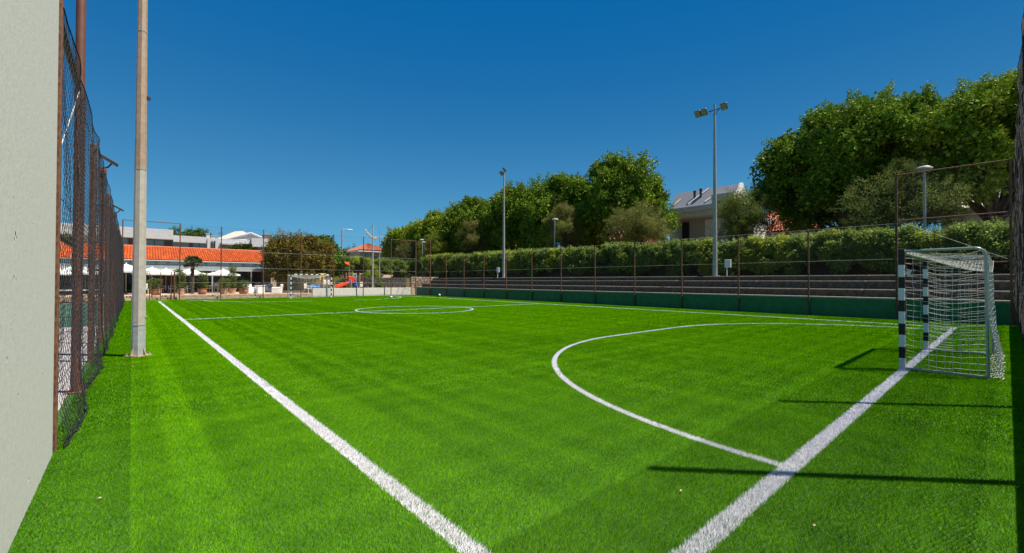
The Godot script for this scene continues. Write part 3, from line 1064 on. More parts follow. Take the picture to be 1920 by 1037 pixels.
func build_trees():
	var plane: ArrayMesh = sprig(1, 26, 0.22, 0.21, 0.42, M.leaf, Color(.10, .18, .015), Color(.29, .35, .035))
	var olive: ArrayMesh = sprig(2, 34, 0.11, 0.05, 0.30, M.leaf_small, Color(.11, .13, .035), Color(.20, .20, .05))
	var grp := "plane trees in the row behind the hedge"
	var row := [[-26.6, 38.6, 12.7, 4.7, 11], [-34.2, 38.6, 12.2, 5.8, 12], [-43.2, 38.6, 12.6, 6.0, 13], [-52.4, 38.6, 12.2, 5.8, 14], [-61.5, 38.0, 10.8, 5.2, 15], [-69.5, 37.0, 9.2, 4.4, 16]]
	var lb := ["broad plane tree beside the grey modern house, tallest end of the row", "leafy plane tree behind the olive tree with the dome lamps", "leafy plane tree between the far floodlight pole and the olive trees", "leafy plane tree right behind the far floodlight pole", "lower yellowish plane tree near the far end of the hedge", "lowest plane tree ending the row beside the red roofed house"]
	for k in row.size():
		var q: Array = row[k]
		tree("plane_tree", lb[k], grp, Vector3(q[1], 1.86, q[0]), q[4], q[2], 5.0, q[3], 1.6 if k > 0 else 2.6, 0.26, 36, 82, 1.32, plane, 1.0, Color(0.74, 0.85, 0.85) if k < 4 else Color(1.1, 1.1, 0.9))
	tree("plane_tree", "huge spreading plane tree over the hedge behind the striped goal", grp, Vector3(38.4, 1.86, -6.7), 21, 12.2, 5.2, 6.7, 2.5, 0.36, 46, 95, 1.35, plane, 1.0, Color(0.72, 0.84, 0.85))
	tree("plane_tree", "plane tree with bare lower boughs in front of the beige gable wall", grp, Vector3(37.0, 1.86, -0.5), 22, 11.1, 4.2, 4.2, 3.4, 0.32, 32, 66, 1.15, plane, 0.9, Color(0.95, 1.0, 0.95), Vector3.ZERO, 0.25)
	var og := "small olive green trees just behind the hedge"
	var small := [[1060, 380, 32.6, 1.85, "small olive green tree behind the dome lamp on the hedge", 31, 2.6], [885, 412, 32.6, 1.8, "small round olive green tree left of the far floodlight pole behind the hedge", 32, 2.2], [1200, 388, 32.8, 2.6, "wide olive green bushy tree beside the grey modern house", 33, 2.2], [1392, 362, 32.8, 2.1, "small dark tree in front of the grey house gable", 34, 2.4], [1690, 318, 32.6, 2.9, "dense grey green tree under the huge plane tree by the dome lamp", 35, 1.6], [820, 432, 33.0, 2.3, "yellowish bushy tree at the far end of the hedge by the twin lamp", 36, 1.6], [767, 453, 33.0, 2.0, "dark bushy shrub tree by the corner fence panel beyond the stone wall", 37, 1.6]]
	for s in small:
		var top := on_x(s[0], s[1], s[2])
		var tint := Color(1, 1, 1)
		if s[5] == 35: tint = Color(.7, .85, .85)
		if s[5] == 34: tint = Color(.75, .9, .7)
		if s[5] == 36: tint = Color(1.15, 1.35, .7)
		tree("olive_tree", s[4], og, Vector3(s[2], 1.86, top.z), s[5], top.y - 1.86, s[3], s[3], s[6] * 0.7, 0.09, 13, 62, 0.85 * s[3] / 2.0, olive, 1.0, tint)
	# magnolia beside the restaurant
	var mag: ArrayMesh = sprig(5, 24, 0.22, 0.11, 0.36, M.leaf, Color(.11, .125, .014), Color(.24, .14, .03))
	var mt := on_z(563, 446, -50.0)
	tree("magnolia_tree", "dense round tree with bronze and green leaves beside the restaurant", "", Vector3(mt.x, 0.3, -50.0), 51, mt.y - 0.3, 3.5, 2.8, 0.9, 0.16, 26, 70, 1.05, mag, 1.0, Color(1, 1, 1))
	# background trees
	var bgm: ArrayMesh = sprig(6, 22, 0.34, 0.24, 0.6, M.leaf, Color(.06, .12, .022), Color(.13, .19, .035))
	var bg := [[598, 447, -70.0, 2.7, "bushy green tree behind the bronze leaved tree", 61, Color(1.2, 1.25, .9)], [614, 458.5, -64.0, 2.0, "bright green tree showing behind the bronze leaved tree", 62, Color(1.4, 1.5, .8)], [655, 476, -92.0, 3.6, "dark distant tree behind the street lamp", 63, Color(.8, .9, .9)], [634, 478, -86.0, 3.0, "distant dark green tree right of the bright green tree", 64, Color(.9, 1, .9)], [352, 430, -112.0, 4.2, "dark green treetop behind the white building", 65, Color(.9, 1, .8)], [375, 437, -108.0, 3.4, "smaller green treetop behind the white building's roof", 66, Color(.8, 1, .8)], [452, 461, -63.0, 1.5, "olive shrub top showing above the orange tiled roof", 67, Color(.9, .8, .7)], [110, 452, -62.0, 2.4, "dark tree seen through the black netting over the tiled roof", 68, Color(.8, .9, .8)], [668, 485, -96.0, 3.0, "distant dark tree beside the red roofed house", 69, Color(.8, .9, .9)]]
	for s in bg:
		var top := on_z(s[0], s[1], s[2])
		tree("background_tree", s[4], "trees beyond the buildings", Vector3(top.x, 0.2, s[2]), s[5], top.y - 0.2, s[3], s[3], maxf(0.6, (top.y - 0.2) * 0.28), 0.18, 14, 42, s[3] * 0.42, bgm, 1.0, s[6])
	# norfolk pine tip
	var pt := on_z(583, 441, -120.0)
	var np := thing("conifer_tree", "slender distant conifer tip above the bronze leaved tree", "tree", Vector3(pt.x, 0, -120.0))
	var ns := MB.new()
	ns.tube(Vector3(0, -0.1, 0), Vector3(0, pt.y, 0), 0.22, 0.03, 7)
	part("trunk", ns, M.bark, np)
	var rng := RandomNumberGenerator.new()
	rng.seed = 8
	var xf: Array = []
	var cl: Array = []
	for k in 14:
		var y := pt.y * (0.45 + 0.54 * k / 13.0)
		var l := lerpf(2.6, 0.4, k / 13.0)
		for j in 7:
			var ph := j * TAU / 7 + k
			for e in 5:
				xf.append(Transform3D(rand_basis(rng, 0.55), Vector3(cos(ph) * l * (e + 1) / 5.0, y - 0.12 * e, sin(ph) * l * (e + 1) / 5.0)))
				cl.append(Color(.8, .9, .9))
	crown(np, bgm, xf, cl)
	build_hedges()
	build_palm()
func hedge(called: String, label: String, a: Vector3, b: Vector3, depth: float, base: float, top0: float, top1: float, seed_: int, dens: float):
	var rng := RandomNumberGenerator.new()
	rng.seed = seed_
	var t := thing(called, label, "hedge", Vector3(a.x, base, a.z), 0.0)
	var ax := (b - a)
	var ln := ax.length()
	ax /= ln
	var sd := Vector3(-ax.z, 0, ax.x)
	var nz := FastNoiseLite.new()
	nz.seed = seed_
	nz.frequency = 0.35
	var m: ArrayMesh = sprig(seed_, 22, 0.12, 0.075, 0.17, M.leaf_small, Color(.115, .195, .035), Color(.235, .315, .075))
	var xf: Array = []
	var cl: Array = []
	var core := MB.new()
	var seg := int(ln / 1.5)
	for k in seg:
		var f0 := float(k) / seg
		var hh := lerpf(top0, top1, f0) - base - 0.5
		core.box(ax * (f0 * ln + ln / seg * 0.5) + sd * 0.45 + Vector3(0, hh * 0.5, 0), Vector3(ln / seg + 0.02, hh, depth - 1.7), Basis(ax, Vector3.UP, -sd if ax.cross(Vector3.UP).dot(sd) < 0 else sd))
	part("blocking_core", core, M.bark, t)  # solid boxes added inside the foliage to block light
	var lumps := int(ln * dens / 30.0)
	for k in lumps:
		var s := rng.randf() * ln
		var h := lerpf(top0, top1, s / ln) - base + nz.get_noise_2d(s, 3.0) * 0.2
		var face := rng.randf()
		var rad := rng.randf_range(0.26, 0.52) * minf(1.0, depth * 0.6)
		var y := 0.0
		var w := 0.0
		if face < 0.66:
			y = sqrt(rng.randf()) * (h - 0.3)
			w = -depth * 0.5 + rad * 0.7 + 0.75 * depth * 0.45 * pow(y / h, 2.6) + nz.get_noise_2d(s * 1.6, y * 2.0) * 0.25
		else:
			w = rng.randf_range(-0.3, 0.5) * depth
			y = h - rad * 0.75 - 0.12 * absf(w)
		var tone := 1.0 + 0.45 * nz.get_noise_2d(s * 3.0, 80.0 + y * 3.0) + rng.randf_range(-0.12, 0.12)
		var yel := clampf(nz.get_noise_2d(s * 1.4, 120.0) * 2.0, 0.0, 1.0) 
		var n := int(46 * rad / 0.4)
		for q in n:
			var d := Vector3(rng.randf_range(-1, 1), rng.randf_range(-0.7, 1), rng.randf_range(-1, 1)).normalized()
			var p := ax * s + sd * w + Vector3(0, y, 0) + d * rad * pow(rng.randf(), 0.3)
			if p.y < 0.05: continue
			xf.append(Transform3D(rand_basis(rng, rng.randf_range(0.6, 1.1)), p))
			cl.append(Color(tone * (1.0 + 0.9 * yel), tone * (1.0 + 0.5 * yel), tone * (1.0 - 0.4 * yel)))
		if face > 0.66 or y > h * 0.7:      # upright young shoots
			for q in 3:
				var o := Vector3(rng.randf_range(-1, 1), 0, rng.randf_range(-1, 1)) * rad * 0.7
				for e in 3:
					xf.append(Transform3D(rand_basis(rng, 0.42 - 0.08 * e), ax * s + sd * w + Vector3(0, y + rad * 0.9 + 0.09 * e, 0) + o))
					cl.append(Color(tone * (1.0 + 0.9 * yel), tone * (1.0 + 0.5 * yel), tone * (1.0 - 0.4 * yel)))
	crown(t, m, xf, cl, "foliage")
func build_hedges():
	hedge("clipped_hedge", "long dense green hedge on the bank above the concrete steps", Vector3(28.3, 0, 2.0), Vector3(28.3, 0, -49.0), 2.2, 1.86, 4.0, 4.6, 71, 330.0)
	var a := on_z(628, 500, -62.0)
	var b := on_z(812, 500, -56.0)
	hedge("clipped_hedge", "dense green hedge behind the playground and the dark stone wall", Vector3(b.x, 0, -55.5), Vector3(a.x, 0, -58.5), 2.4, 1.0, 4.35, 4.6, 72, 300.0)
	hedge("low_hedge", "low bright green shrub strip behind the red slide", Vector3(21.6, 0, -47.6), Vector3(15.4, 0, -47.6), 0.9, 0.75, 1.75, 1.75, 73, 190.0)
func build_palm():
	var pb := on_z(360, 549, -50.5)
	var top := on_z(361, 481, -46.8)
	var t := thing("palm_tree", "small fan palm with a shaggy dark trunk among the parasols", "palm", Vector3(top.x, 0.33, -46.8))
	var h := top.y - 0.33 - 0.5
	var tr := MB.new()
	var rng := RandomNumberGenerator.new()
	rng.seed = 14
	tr.tube(Vector3.ZERO, Vector3(0.03, h, 0), 0.11, 0.13, 10)
	for k in 260:
		var y := rng.randf() * h
		var ph := rng.randf() * TAU
		var o := Vector3(cos(ph), 0, sin(ph))
		tr.tube(Vector3(0, y, 0) + o * 0.11, Vector3(0, y - 0.1, 0) + o * rng.randf_range(0.15, 0.2), 0.025, 0.006, 4, false)
	part("trunk", tr, M.bark, t)
	for k in 34:
		var f := MB.new()
		var ph := k * 2.4
		var el := rng.randf_range(-0.7, 1.2)
		var d := Vector3(cos(ph) * cos(el), sin(el), sin(ph) * cos(el))
		var st := Vector3(0.03, h, 0)
		var e := st + d * 0.38
		f.tube(st, e, 0.012, 0.01, 4, false)
		var sd := d.cross(Vector3.UP).normalized()
		var old := el < -0.35
		for j in 11:
			var a := (j - 5) * 0.24
			var fd := (d * cos(a) + sd * sin(a)).normalized()
			var tip := e + fd * 0.42 + Vector3(0, -0.1 - 0.06 * absf(j - 5.0) * 0.4, 0)
			var w := fd.cross(d.cross(sd)).normalized() * 0.028
			f.tri(e - w * 0.4, e + fd * 0.25 + w, tip)
			f.tri(e + w * 0.4, e + fd * 0.25 - w, tip)
		part("frond", f, M.frond_dry if old else M.frond, t)
# ------------------------------------------------------------------ far end
func wp(called: String, mb: MB, m: Material, parent: Node3D, colors := false, base := Vector3.INF) -> MeshInstance3D:
	var o := part(called, mb, m, parent, colors)       # geometry given in world coordinates
	o.position = -(parent.position if base == Vector3.INF else base)
	return o
func sub(called: String, mb: MB, m: Material, parent: Node3D) -> MeshInstance3D:
	return part(called, mb, m, parent)                 # under a wp() part: its own origin is the world's
func zrect(u0: float, u1: float, v0: float, v1: float, z: float, back: float, uv := -1.0) -> MB:
	# box whose front face spans pixels u0..u1 on the plane z, heights read at column uv
	var a := on_z(u0, v0, z)
	var b := on_z(u1, v0, z)
	var c := on_z(u0 if uv < 0 else uv, v0, z)
	var d := on_z(u0 if uv < 0 else uv, v1, z)
	var m := MB.new()
	m.span(Vector3(a.x, c.y, z), Vector3(b.x, d.y, z - back))
	return m
func tile_roof(e0: Vector3, e1: Vector3, r0: Vector3, r1: Vector3, wcol: float, rows: int, seed_: int, c0: Color, c1: Color) -> MB:
	# barrel tiles between an eave e0-e1 and a ridge r0-r1
	var rng := RandomNumberGenerator.new()
	rng.seed = seed_
	var m := MB.new()
	var cols := int((e1 - e0).length() / wcol)
	var up := (e1 - e0).cross(r0 - e0).normalized()
	if up.y < 0: up = -up
	for i in cols:
		for j in rows:
			var q := func(a: float, b: float) -> Vector3: return e0.lerp(e1, a).lerp(r0.lerp(r1, a), b)
			var a0 := float(i) / cols
			var a1 := float(i + 1) / cols
			var b0 := float(j) / rows - 0.012
			var b1 := float(j + 1) / rows + 0.01
			m.col = c0.lerp(c1, rng.randf()) * rng.randf_range(0.82, 1.15)
			var prev0: Vector3
			var prev1: Vector3
			for s in 6:
				var t := s / 5.0
				var hgt := (sin(t * PI) if t > 0.0 and t < 1.0 else 0.0) * wcol * 0.36
				if s == 0 or s == 5: hgt = -wcol * 0.12
				var p0: Vector3 = q.call(lerpf(a0, a1, t), b0) + up * (hgt + 0.035)
				var p1: Vector3 = q.call(lerpf(a0, a1, t), b1) + up * hgt
				if s > 0:
					m._oq(prev0 - up, prev0, p0, p1, prev1)
				prev0 = p0
				prev1 = p1
	return m

func build_far_ground():
	var g := MB.new()
	g.quad(Vector3(-700, -0.06, 700), Vector3(700, -0.06, 700), Vector3(700, -0.06, -700), Vector3(-700, -0.06, -700))
	solo("ground", g, M.earth, "dry open ground around the pitch", "ground", "", "structure")
	var t := MB.new()
	t.span(Vector3(-30, -0.1, -43.3), Vector3(13.2, 0.33, -140))
	solo("terrace_paving", t, M.paving, "beige paved terrace in front of the restaurant", "terrace", "", "structure")
	var l := thing("stone_ledge", "low beige stone ledge under the terrace fence", "ledge", Vector3(-12, 0, -42.6))
	var rng := RandomNumberGenerator.new()
	rng.seed = 31
	var x := 0.0
	while x < 24.4:
		var w := rng.randf_range(0.9, 1.5)
		if x + w > 24.6: w = 24.6 - x
		var m := MB.new()
		m.bevel(Vector3(x + w * 0.5, 0.09, 0), Vector3(w - 0.012, 0.18, 0.28), 0.012)
		part("kerb_stone", m, M.paving, l)
		var m2 := MB.new()
		m2.bevel(Vector3(x + w * 0.5 + 0.2, 0.275, -0.42), Vector3(w - 0.012, 0.15, 0.5), 0.012)
		part("kerb_stone", m2, M.paving, l)
		x += w
	var fill := MB.new()
	fill.span(Vector3(0, 0, -0.12), Vector3(24.6, 0.17, -0.75))
	part("bed", fill, M.soil, l)
	var pg := MB.new()
	pg.span(Vector3(13.2, -0.1, -42.95), Vector3(26.0, 0.72, -47.3))
	solo("playground_floor", pg, M.paving, "paved playground floor behind the low white wall", "ground", "", "structure")
	var lw := MB.new()
	lw.span(Vector3(13.2, -0.1, -47.3), Vector3(25.9, 1.84, -140))
	solo("lawn", lw, M.lawn, "dry yellowish lawn above the stone wall", "lawn", "", "structure")
	# walls
	var ww := MB.new()
	ww.bevel(Vector3(17.8, 0.40, -42.85), Vector3(10.2, 0.80, 0.2), 0.012)
	solo("low_white_wall", ww, M.plaster, "low cream plastered wall between the far fence and the playground", "wall")
	var rp := MB.new()
	var ra := on_z(575, 547, -43.0)
	rp.bevel(Vector3(11.8, 0.42, -46.0), Vector3(3.0, 0.2, 1.6), 0.01)
	solo("grey_step", rp, M.concrete, "dark grey step at the end of the white wall behind the far goal", "step")
	stone_wall("stone_wall", "dark weathered stone retaining wall behind the playground", Vector3(18.3, 0.70, -47.18), Vector3(24.6, 0.70, -47.18), 1.2, 0.32, Color(.035, .034, .036), Color(.075, .07, .068), 41)
	stone_wall("stone_wall", "pale rough stone wall at the end of the concrete steps", Vector3(23.1, 0.0, -43.3), Vector3(26.6, 0.0, -43.3), 1.98, 0.26, Color(.20, .15, .11), Color(.36, .29, .22), 42)
func stone_wall(called: String, label: String, a: Vector3, b: Vector3, h: float, course: float, c0: Color, c1: Color, seed_: int):
	var rng := RandomNumberGenerator.new()
	rng.seed = seed_
	var t := thing(called, label, "wall", a)
	var ln := (b - a).length()
	var bk := MB.new()
	bk.span(Vector3(0, 0, -0.02), Vector3(ln, h - 0.02, -0.3))
	part("mortar_bed", bk, M.mortar, t)
	var rows := int(round(h / course))
	for r in rows:
		var x := 0.0
		while x < ln - 0.02:
			var w := minf(rng.randf_range(0.7, 1.6) * course * 1.3, ln - x)
			if ln - x - w < 0.15: w = ln - x
			var m := MB.new()
			m.col = c0.lerp(c1, rng.randf())
			m.bevel(Vector3.ZERO, Vector3(w - 0.025, h / rows - 0.025, 0.14), 0.025)
			for k in m.v.size():
				m.v[k] += Vector3(sin(m.v[k].y * 31.0 + r) * 0.012, sin(m.v[k].x * 17.0 + x) * 0.012, 0)
			var o := part("stone", m, M.stone, t, true)
			o.position = Vector3(x + w * 0.5, h / rows * (r + 0.5), -0.02 + rng.randf_range(-0.02, 0.03))
			x += w

func build_far_fence():
	var f := thing("chain_link_fence", "tall rusty chain link fence with a gate in front of the restaurant terrace", "fence", Vector3(-0.56, 0, -42.25))
	var hi := post_box(5.92, 0.07).mesh(M.rust)
	var xs := [0.0, 3.32, 6.0, 9.05, 12.08, 14.97, 17.87, 20.82]
	for x in xs: add_post(f, hi, Vector3(x, 0, 0))
	for h in [5.9, 3.9]:
		if h > 5.0:
			var r := MB.new()
			r.tube(Vector3(0, h, 0), Vector3(3.32, h, 0), 0.026, 0.026, 8)
			part("rail", r, M.rust, f)
			var r2 := MB.new()
			r2.tube(Vector3(20.82, h - 0.06, 0), Vector3(23.72, h - 0.06, 0), 0.024, 0.024, 8)
			part("rail", r2, M.rust, f)
	for h in [1.32, 2.54, 3.92, 5.86]:
		var w := MB.new()
		w.cord(PackedVector3Array([Vector3(3.32, h, -0.03), Vector3(23.7, h, -0.03)]), 0.008 if h < 5 else 0.004)
		part("wire", w, M.wire_grey if h < 5 else M.wire, f)
	var nt := MB.new()
	diamonds(nt, 20.4, 5.8, 0.11, 0.0014, func(s, t): return Vector3(3.32 + s, 0.04 + t, 0.04), 9.0)
	diamonds(nt, 3.3, 3.6, 0.11, 0.0014, func(s, t): return Vector3(s, 2.24 + t, 0.04), 9.0)
	part("chain_link", nt, M.wire, f)
	var bw := MB.new()
	bw.cord(PackedVector3Array([Vector3(20.85, 3.2, 0.03), Vector3(23.7, 1.9, 0.03)]), 0.006)
	part("brace_wire", bw, M.wire_grey, f)
	var g := thing("steel_gate", "brown tubular steel gate in the far fence beside the octagonal column", "gate", Vector3(0.2, 0, -42.25))
	for x in [0.0, 0.19, 0.42, 0.78, 1.42, 2.05, 2.24]:
		var p := MB.new()
		p.bevel(Vector3(x, 1.07, 0), Vector3(0.05 if x < 2.2 else 0.10, 2.12, 0.05), 0.006)
		part("bar", p, M.wood, g)
	for h in [2.14, 0.1]:
		var p := MB.new()
		p.bevel(Vector3(1.12, h, 0), Vector3(2.3, 0.055, 0.052), 0.006)
		part("rail", p, M.wood, g)

func build_restaurant():
	var zf := -55.0            # glazed front
	var eave_z := -53.6
	var ridge_z := -58.6
	var b := thing("restaurant_building", "long low restaurant with an orange tiled roof and brown framed glazing", "building", Vector3(2, 0.33, zf))
	var xl := -16.0
	var e1 := on_z(512, 493.2, eave_z)
	var r1 := on_z(495, 472, ridge_z)
	var ey := e1.y
	var ry := r1.y
	var rb := MB.new()
	rb.col = Color.WHITE
	rb._oq(Vector3(0, 0, -56), Vector3(xl, ey - 0.06, eave_z + 0.1), Vector3(e1.x, ey - 0.06, eave_z + 0.1), Vector3(r1.x, ry - 0.06, ridge_z), Vector3(xl, ry - 0.06, ridge_z))
	rb._oq(Vector3(0, 0, -56), Vector3(xl, ey - 0.06, -63.5), Vector3(e1.x, ey - 0.06, -63.5), Vector3(r1.x, ry - 0.06, ridge_z), Vector3(xl, ry - 0.06, ridge_z))
	var ro := wp("roof", rb, M.red_roof, b)
	var tl := tile_roof(Vector3(xl, ey, eave_z), Vector3(e1.x, ey, eave_z), Vector3(xl, ry, ridge_z), Vector3(r1.x, ry, ridge_z), 0.21, 11, 3, Color(.46, .075, .007), Color(.62, .12, .012))
	var to := sub("roof_tiles", tl, M.tile, ro, )
	to.mesh = tl.mesh(M.tile, true)
	to.set_meta("kind", "stuff")
	var rc := MB.new()
	rc.tube(Vector3(xl, ry + 0.03, ridge_z), Vector3(r1.x, ry + 0.03, ridge_z), 0.11, 0.11, 10)
	sub("ridge_tiles", rc, M.red_roof, ro)
	var vg := MB.new()
	vg.tube(Vector3(e1.x + 0.05, ey + 0.05, eave_z + 0.05), Vector3(r1.x + 0.05, ry + 0.05, ridge_z), 0.11, 0.11, 8)
	sub("verge_board", vg, M.lamp_grey, ro)
	var fa := MB.new()
	fa.span(Vector3(xl, ey - 0.62, eave_z - 0.15), Vector3(e1.x - 0.05, ey - 0.07, eave_z - 0.35))
	wp("fascia", fa, M.fascia, b)
	var gu := MB.new()
	gu.tube(Vector3(xl, ey - 0.08, eave_z + 0.06), Vector3(e1.x, ey - 0.08, eave_z + 0.06), 0.06, 0.06, 8)
	wp("gutter", gu, M.grey_trim, b)
	for k in 14:
		var x := on_z(222 + k * 23.5, 490, eave_z).x
		var lm := MB.new()
		lm.lathe(Vector3(x, ey - 0.32, eave_z - 0.02), [[0.0, 0.0], [0.14, 0.0], [0.12, 0.06], [0.0, 0.1]], 10)
		lm.box(Vector3(x, ey - 0.27, eave_z - 0.1), Vector3(0.05, 0.04, 0.12))
		wp("wall_lamp", lm, M.lamp_dark, b)
	# canopy
	var cz := -51.4
	var cy := on_z(524, 507, cz).y
	var cx := on_z(524, 507, cz).x
	var ca := MB.new()
	ca.col = Color.WHITE
	var n0 := 17
	for k in n0:
		var x0 := lerpf(xl, cx, float(k) / n0) + 0.04
		var x1 := lerpf(xl, cx, float(k + 1) / n0) - 0.04
		var pn := MB.new()
		for sg in [0.0, -0.02]:
			pn.quad(Vector3(x0, cy + 0.02 + sg, cz), Vector3(x1, cy + 0.02 + sg, cz), Vector3(x1, ey - 0.5 + sg, eave_z - 0.15), Vector3(x0, ey - 0.5 + sg, eave_z - 0.15))
		wp("canopy_panel", pn, M.canopy, b)
		var rf := MB.new()
		rf.tube(Vector3(x0 - 0.04, cy + 0.02, cz), Vector3(x0 - 0.04, ey - 0.5, eave_z - 0.15), 0.035, 0.035, 4)
		wp("rafter", rf, M.grey_trim, b)
	var bm := MB.new()
	bm.span(Vector3(xl, cy - 0.17, cz - 0.06), Vector3(cx + 0.1, cy + 0.01, cz + 0.06))
	wp("canopy_beam", bm, M.fascia, b)
	for u in [524.0, 471.0, 398.0]:
		var x := on_z(u, 520, cz).x
		var p := MB.new()
		p.bevel(Vector3(x, (cy + 0.16) * 0.5, cz), Vector3(0.11, cy - 0.5, 0.11), 0.01)
		wp("canopy_post", p, M.grey_trim, b)
	# glazed front
	var bw := MB.new()
	bw.span(Vector3(xl, 0.33, zf - 0.25), Vector3(e1.x - 0.5, ey - 0.1, zf - 8.0))
	wp("wall", bw, M.house_dark, b)
	var pw := MB.new()
	var px0 := on_z(508, 520, zf).x
	pw.span(Vector3(px0, 0.33, zf), Vector3(px0 + 0.55, ey - 0.5, zf - 0.3))
	wp("pillar", pw, M.paving, b)
	var x := xl
	var k2 := 0
	while x < px0 - 0.3:
		var w := minf(1.28, px0 - x)
		var fr := MB.new()
		for s in [[x, 0.10], [x + w - 0.06, 0.06]]:
			fr.span(Vector3(s[0], 0.33, zf + 0.02), Vector3(s[0] + s[1], 2.95, zf - 0.12))
		fr.span(Vector3(x + 0.1, 0.33, zf + 0.018), Vector3(x + w - 0.06, 0.62, zf - 0.1))
		fr.span(Vector3(x + 0.1, 2.45, zf + 0.018), Vector3(x + w - 0.06, 2.55, zf - 0.1))
		var fo := wp("window", fr, M.wood, b)
		var pn := MB.new()
		pn.box(Vector3(x + w * 0.5, 1.6, zf - 0.06), Vector3(w - 0.14, 2.0, 0.012))
		sub("pane", pn, M.glass, fo)
		x += w
		k2 += 1
	var dr := zrect(303, 326, 518, 546, zf + 0.08, 0.06, 308)
	var d := wp("door", dr, M.wood, b)
	var dg := zrect(305, 324, 533, 545, zf + 0.1, 0.03, 308)
	sub("door_panel", dg, M.house_dark, d)

func build_white_building():
	var z := -82.0
	var b := thing("white_building", "long white modern two storey building with flat roofs behind the tiled restaurant", "building", Vector3(4, 0, z))
	# upper white blocks
	for q in [[60, 325, 431, 449, -0.6], [325, 388, 441, 453, 0.0], [388, 470, 446, 457, 0.0], [472, 545, 446, 462, -0.6]]:
		wp("parapet", zrect(q[0], q[1], q[2], q[3], z - q[4], 14.0, 325 if q[0] == 60 else -1), M.white_wall, b)
	wp("wall", zrect(60, 545, 448, 510, z - 1.0, 12.0, 330), M.white_wall, b)
	for q in [[200, 240], [270, 308], [323, 355], [361, 388], [415, 441], [444, 470], [482, 503]]:
		var f := wp("window", zrect(q[0], q[1], 450.5, 470, z - 0.85, 0.12, 330), M.dark_panel, b)
		var n := 2 if q[1] - q[0] > 24 else 1
		for k in n:
			var w: float = (q[1] - q[0]) / float(n)
			sub("pane", zrect(q[0] + k * w + 0.8, q[0] + (k + 1) * w - 0.8, 452, 468, z - 0.8, 0.05, 330), M.glass_blue, f)
	for q in [[308, 323], [355, 361], [476, 482], [241, 252]]:
		wp("dark_panel", zrect(q[0], q[1], 450.5, 470, z - 0.8, 0.15, 330), M.dark_panel, b)
	wp("stair_tower", zrect(389, 413, 447, 478, z + 0.2, 4.0), M.white_wall, b)
	for u in [397.5, 402.5]:
		var p := on_z(u, 452, z + 0.3)
		var m := MB.new()
		m.tube(Vector3(p.x, on_z(u, 470, z + 0.3).y, z + 0.3), Vector3(p.x, p.y, z + 0.3), 0.10, 0.10, 8)
		wp("downpipe", m, M.pipe, b)
	wp("balcony_slab", zrect(414, 469, 454.5, 457.5, z + 0.9, 1.6), M.white_wall, b)
	# chimneys
	for q in [[387.5, 393.5, 437, 446], [396, 404, 441, 447]]:
		var c := wp("chimney", zrect(q[0], q[1], q[2] + 1.5, q[3], z - 6.0, 1.0), M.white_wall, b)
		sub("chimney_cap", zrect(q[0] - 0.7, q[1] + 0.7, q[2], q[2] + 1.2, z - 5.9, 1.2), M.concrete_light, c)
	var bc := wp("chimney", zrect(495.5, 509.5, 439, 447.5, z - 5.0, 1.5), M.concrete_light, b)
	for k in 3:
		sub("chimney_course", zrect(495, 510, 439.6 + k * 2.6, 440.6 + k * 2.6, z - 4.95, 1.6), M.concrete, bc)
	# gabled roof in pale tiles
	var zr := z - 12.0
	var h0 := on_z(402, 449, zr)
	var h1 := on_z(496, 449, zr)
	var t0 := on_z(440, 434, zr - 3.0)
	var t1 := on_z(455, 433, zr - 3.0)
	var by := minf(h0.y, h1.y)
	var m := MB.new()
	m.quad(Vector3(h0.x, by, zr), Vector3(h1.x, by, zr), t1, t0)
	m.tri(Vector3(h1.x, by, zr), Vector3(h1.x, by, zr - 7.0), t1)
	m.tri(Vector3(h0.x, by, zr - 7.0), Vector3(h0.x, by, zr), t0)
	m.quad(Vector3(h1.x, by, zr - 7.0), Vector3(h0.x, by, zr - 7.0), t0, t1)
	wp("hip_roof", m, M.pot_cream, b)
	var zg := z - 8.0
	var g0 := on_z(425, 448, zg)
	var g1 := on_z(470, 437, zg)
	var g2 := on_z(493, 446.5, zg)
	var bk := Vector3(0, 0, -3.5)
	var gm := MB.new()
	gm.quad(g0, g1, g1 + bk, g0 + bk)
	gm.quad(g1, g2, g2 + bk, g1 + bk)
	wp("gable_roof", gm, M.pot_cream, b)
	var gw := MB.new()
	gw.tri(g0 + Vector3(0.2, -0.1, -0.2), g2 + Vector3(-0.2, -0.1, -0.2), g1 + Vector3(0, -0.2, -0.2))
	wp("gable_wall", gw, M.pale_wall, b)
	var gt := MB.new()
	gt.tube(g0, g1, 0.2, 0.2, 6)
	gt.tube(g1, g2, 0.2, 0.2, 6)
	wp("verge", gt, M.white_wall, b)
	# aerials
	for q in [[406, 441, 432], [536, 428, 446]]:
		var p := on_z(q[0], q[1], z - 7.0)
		var an := thing("roof_aerial", "thin aerial mast on the " + ("white roof beside the small chimneys" if q[0] < 450 else "far end of the white roof above the bronze tree"), "aerial", Vector3(p.x, on_z(q[0], 447, z - 7.0).y, z - 7.0))
		var h: float = on_z(q[0], minf(q[1], q[2]), z - 7.0).y - an.position.y
		var s := MB.new()
		s.tube(Vector3(0, -0.3, 0), Vector3(0, h, 0), 0.05, 0.04, 6)
		part("mast", s, M.lamp_grey, an)
		var c := MB.new()
		for e in 3:
			c.tube(Vector3(0.25, h * (0.45 + 0.16 * e), 0), Vector3(0.95, h * (0.5 + 0.16 * e), 0), 0.035, 0.035, 5)
		c.tube(Vector3(0.0, h * 0.6, 0), Vector3(0.6, h * 0.62, 0), 0.03, 0.03, 5)
		part("elements", c, M.lamp_dark, an)

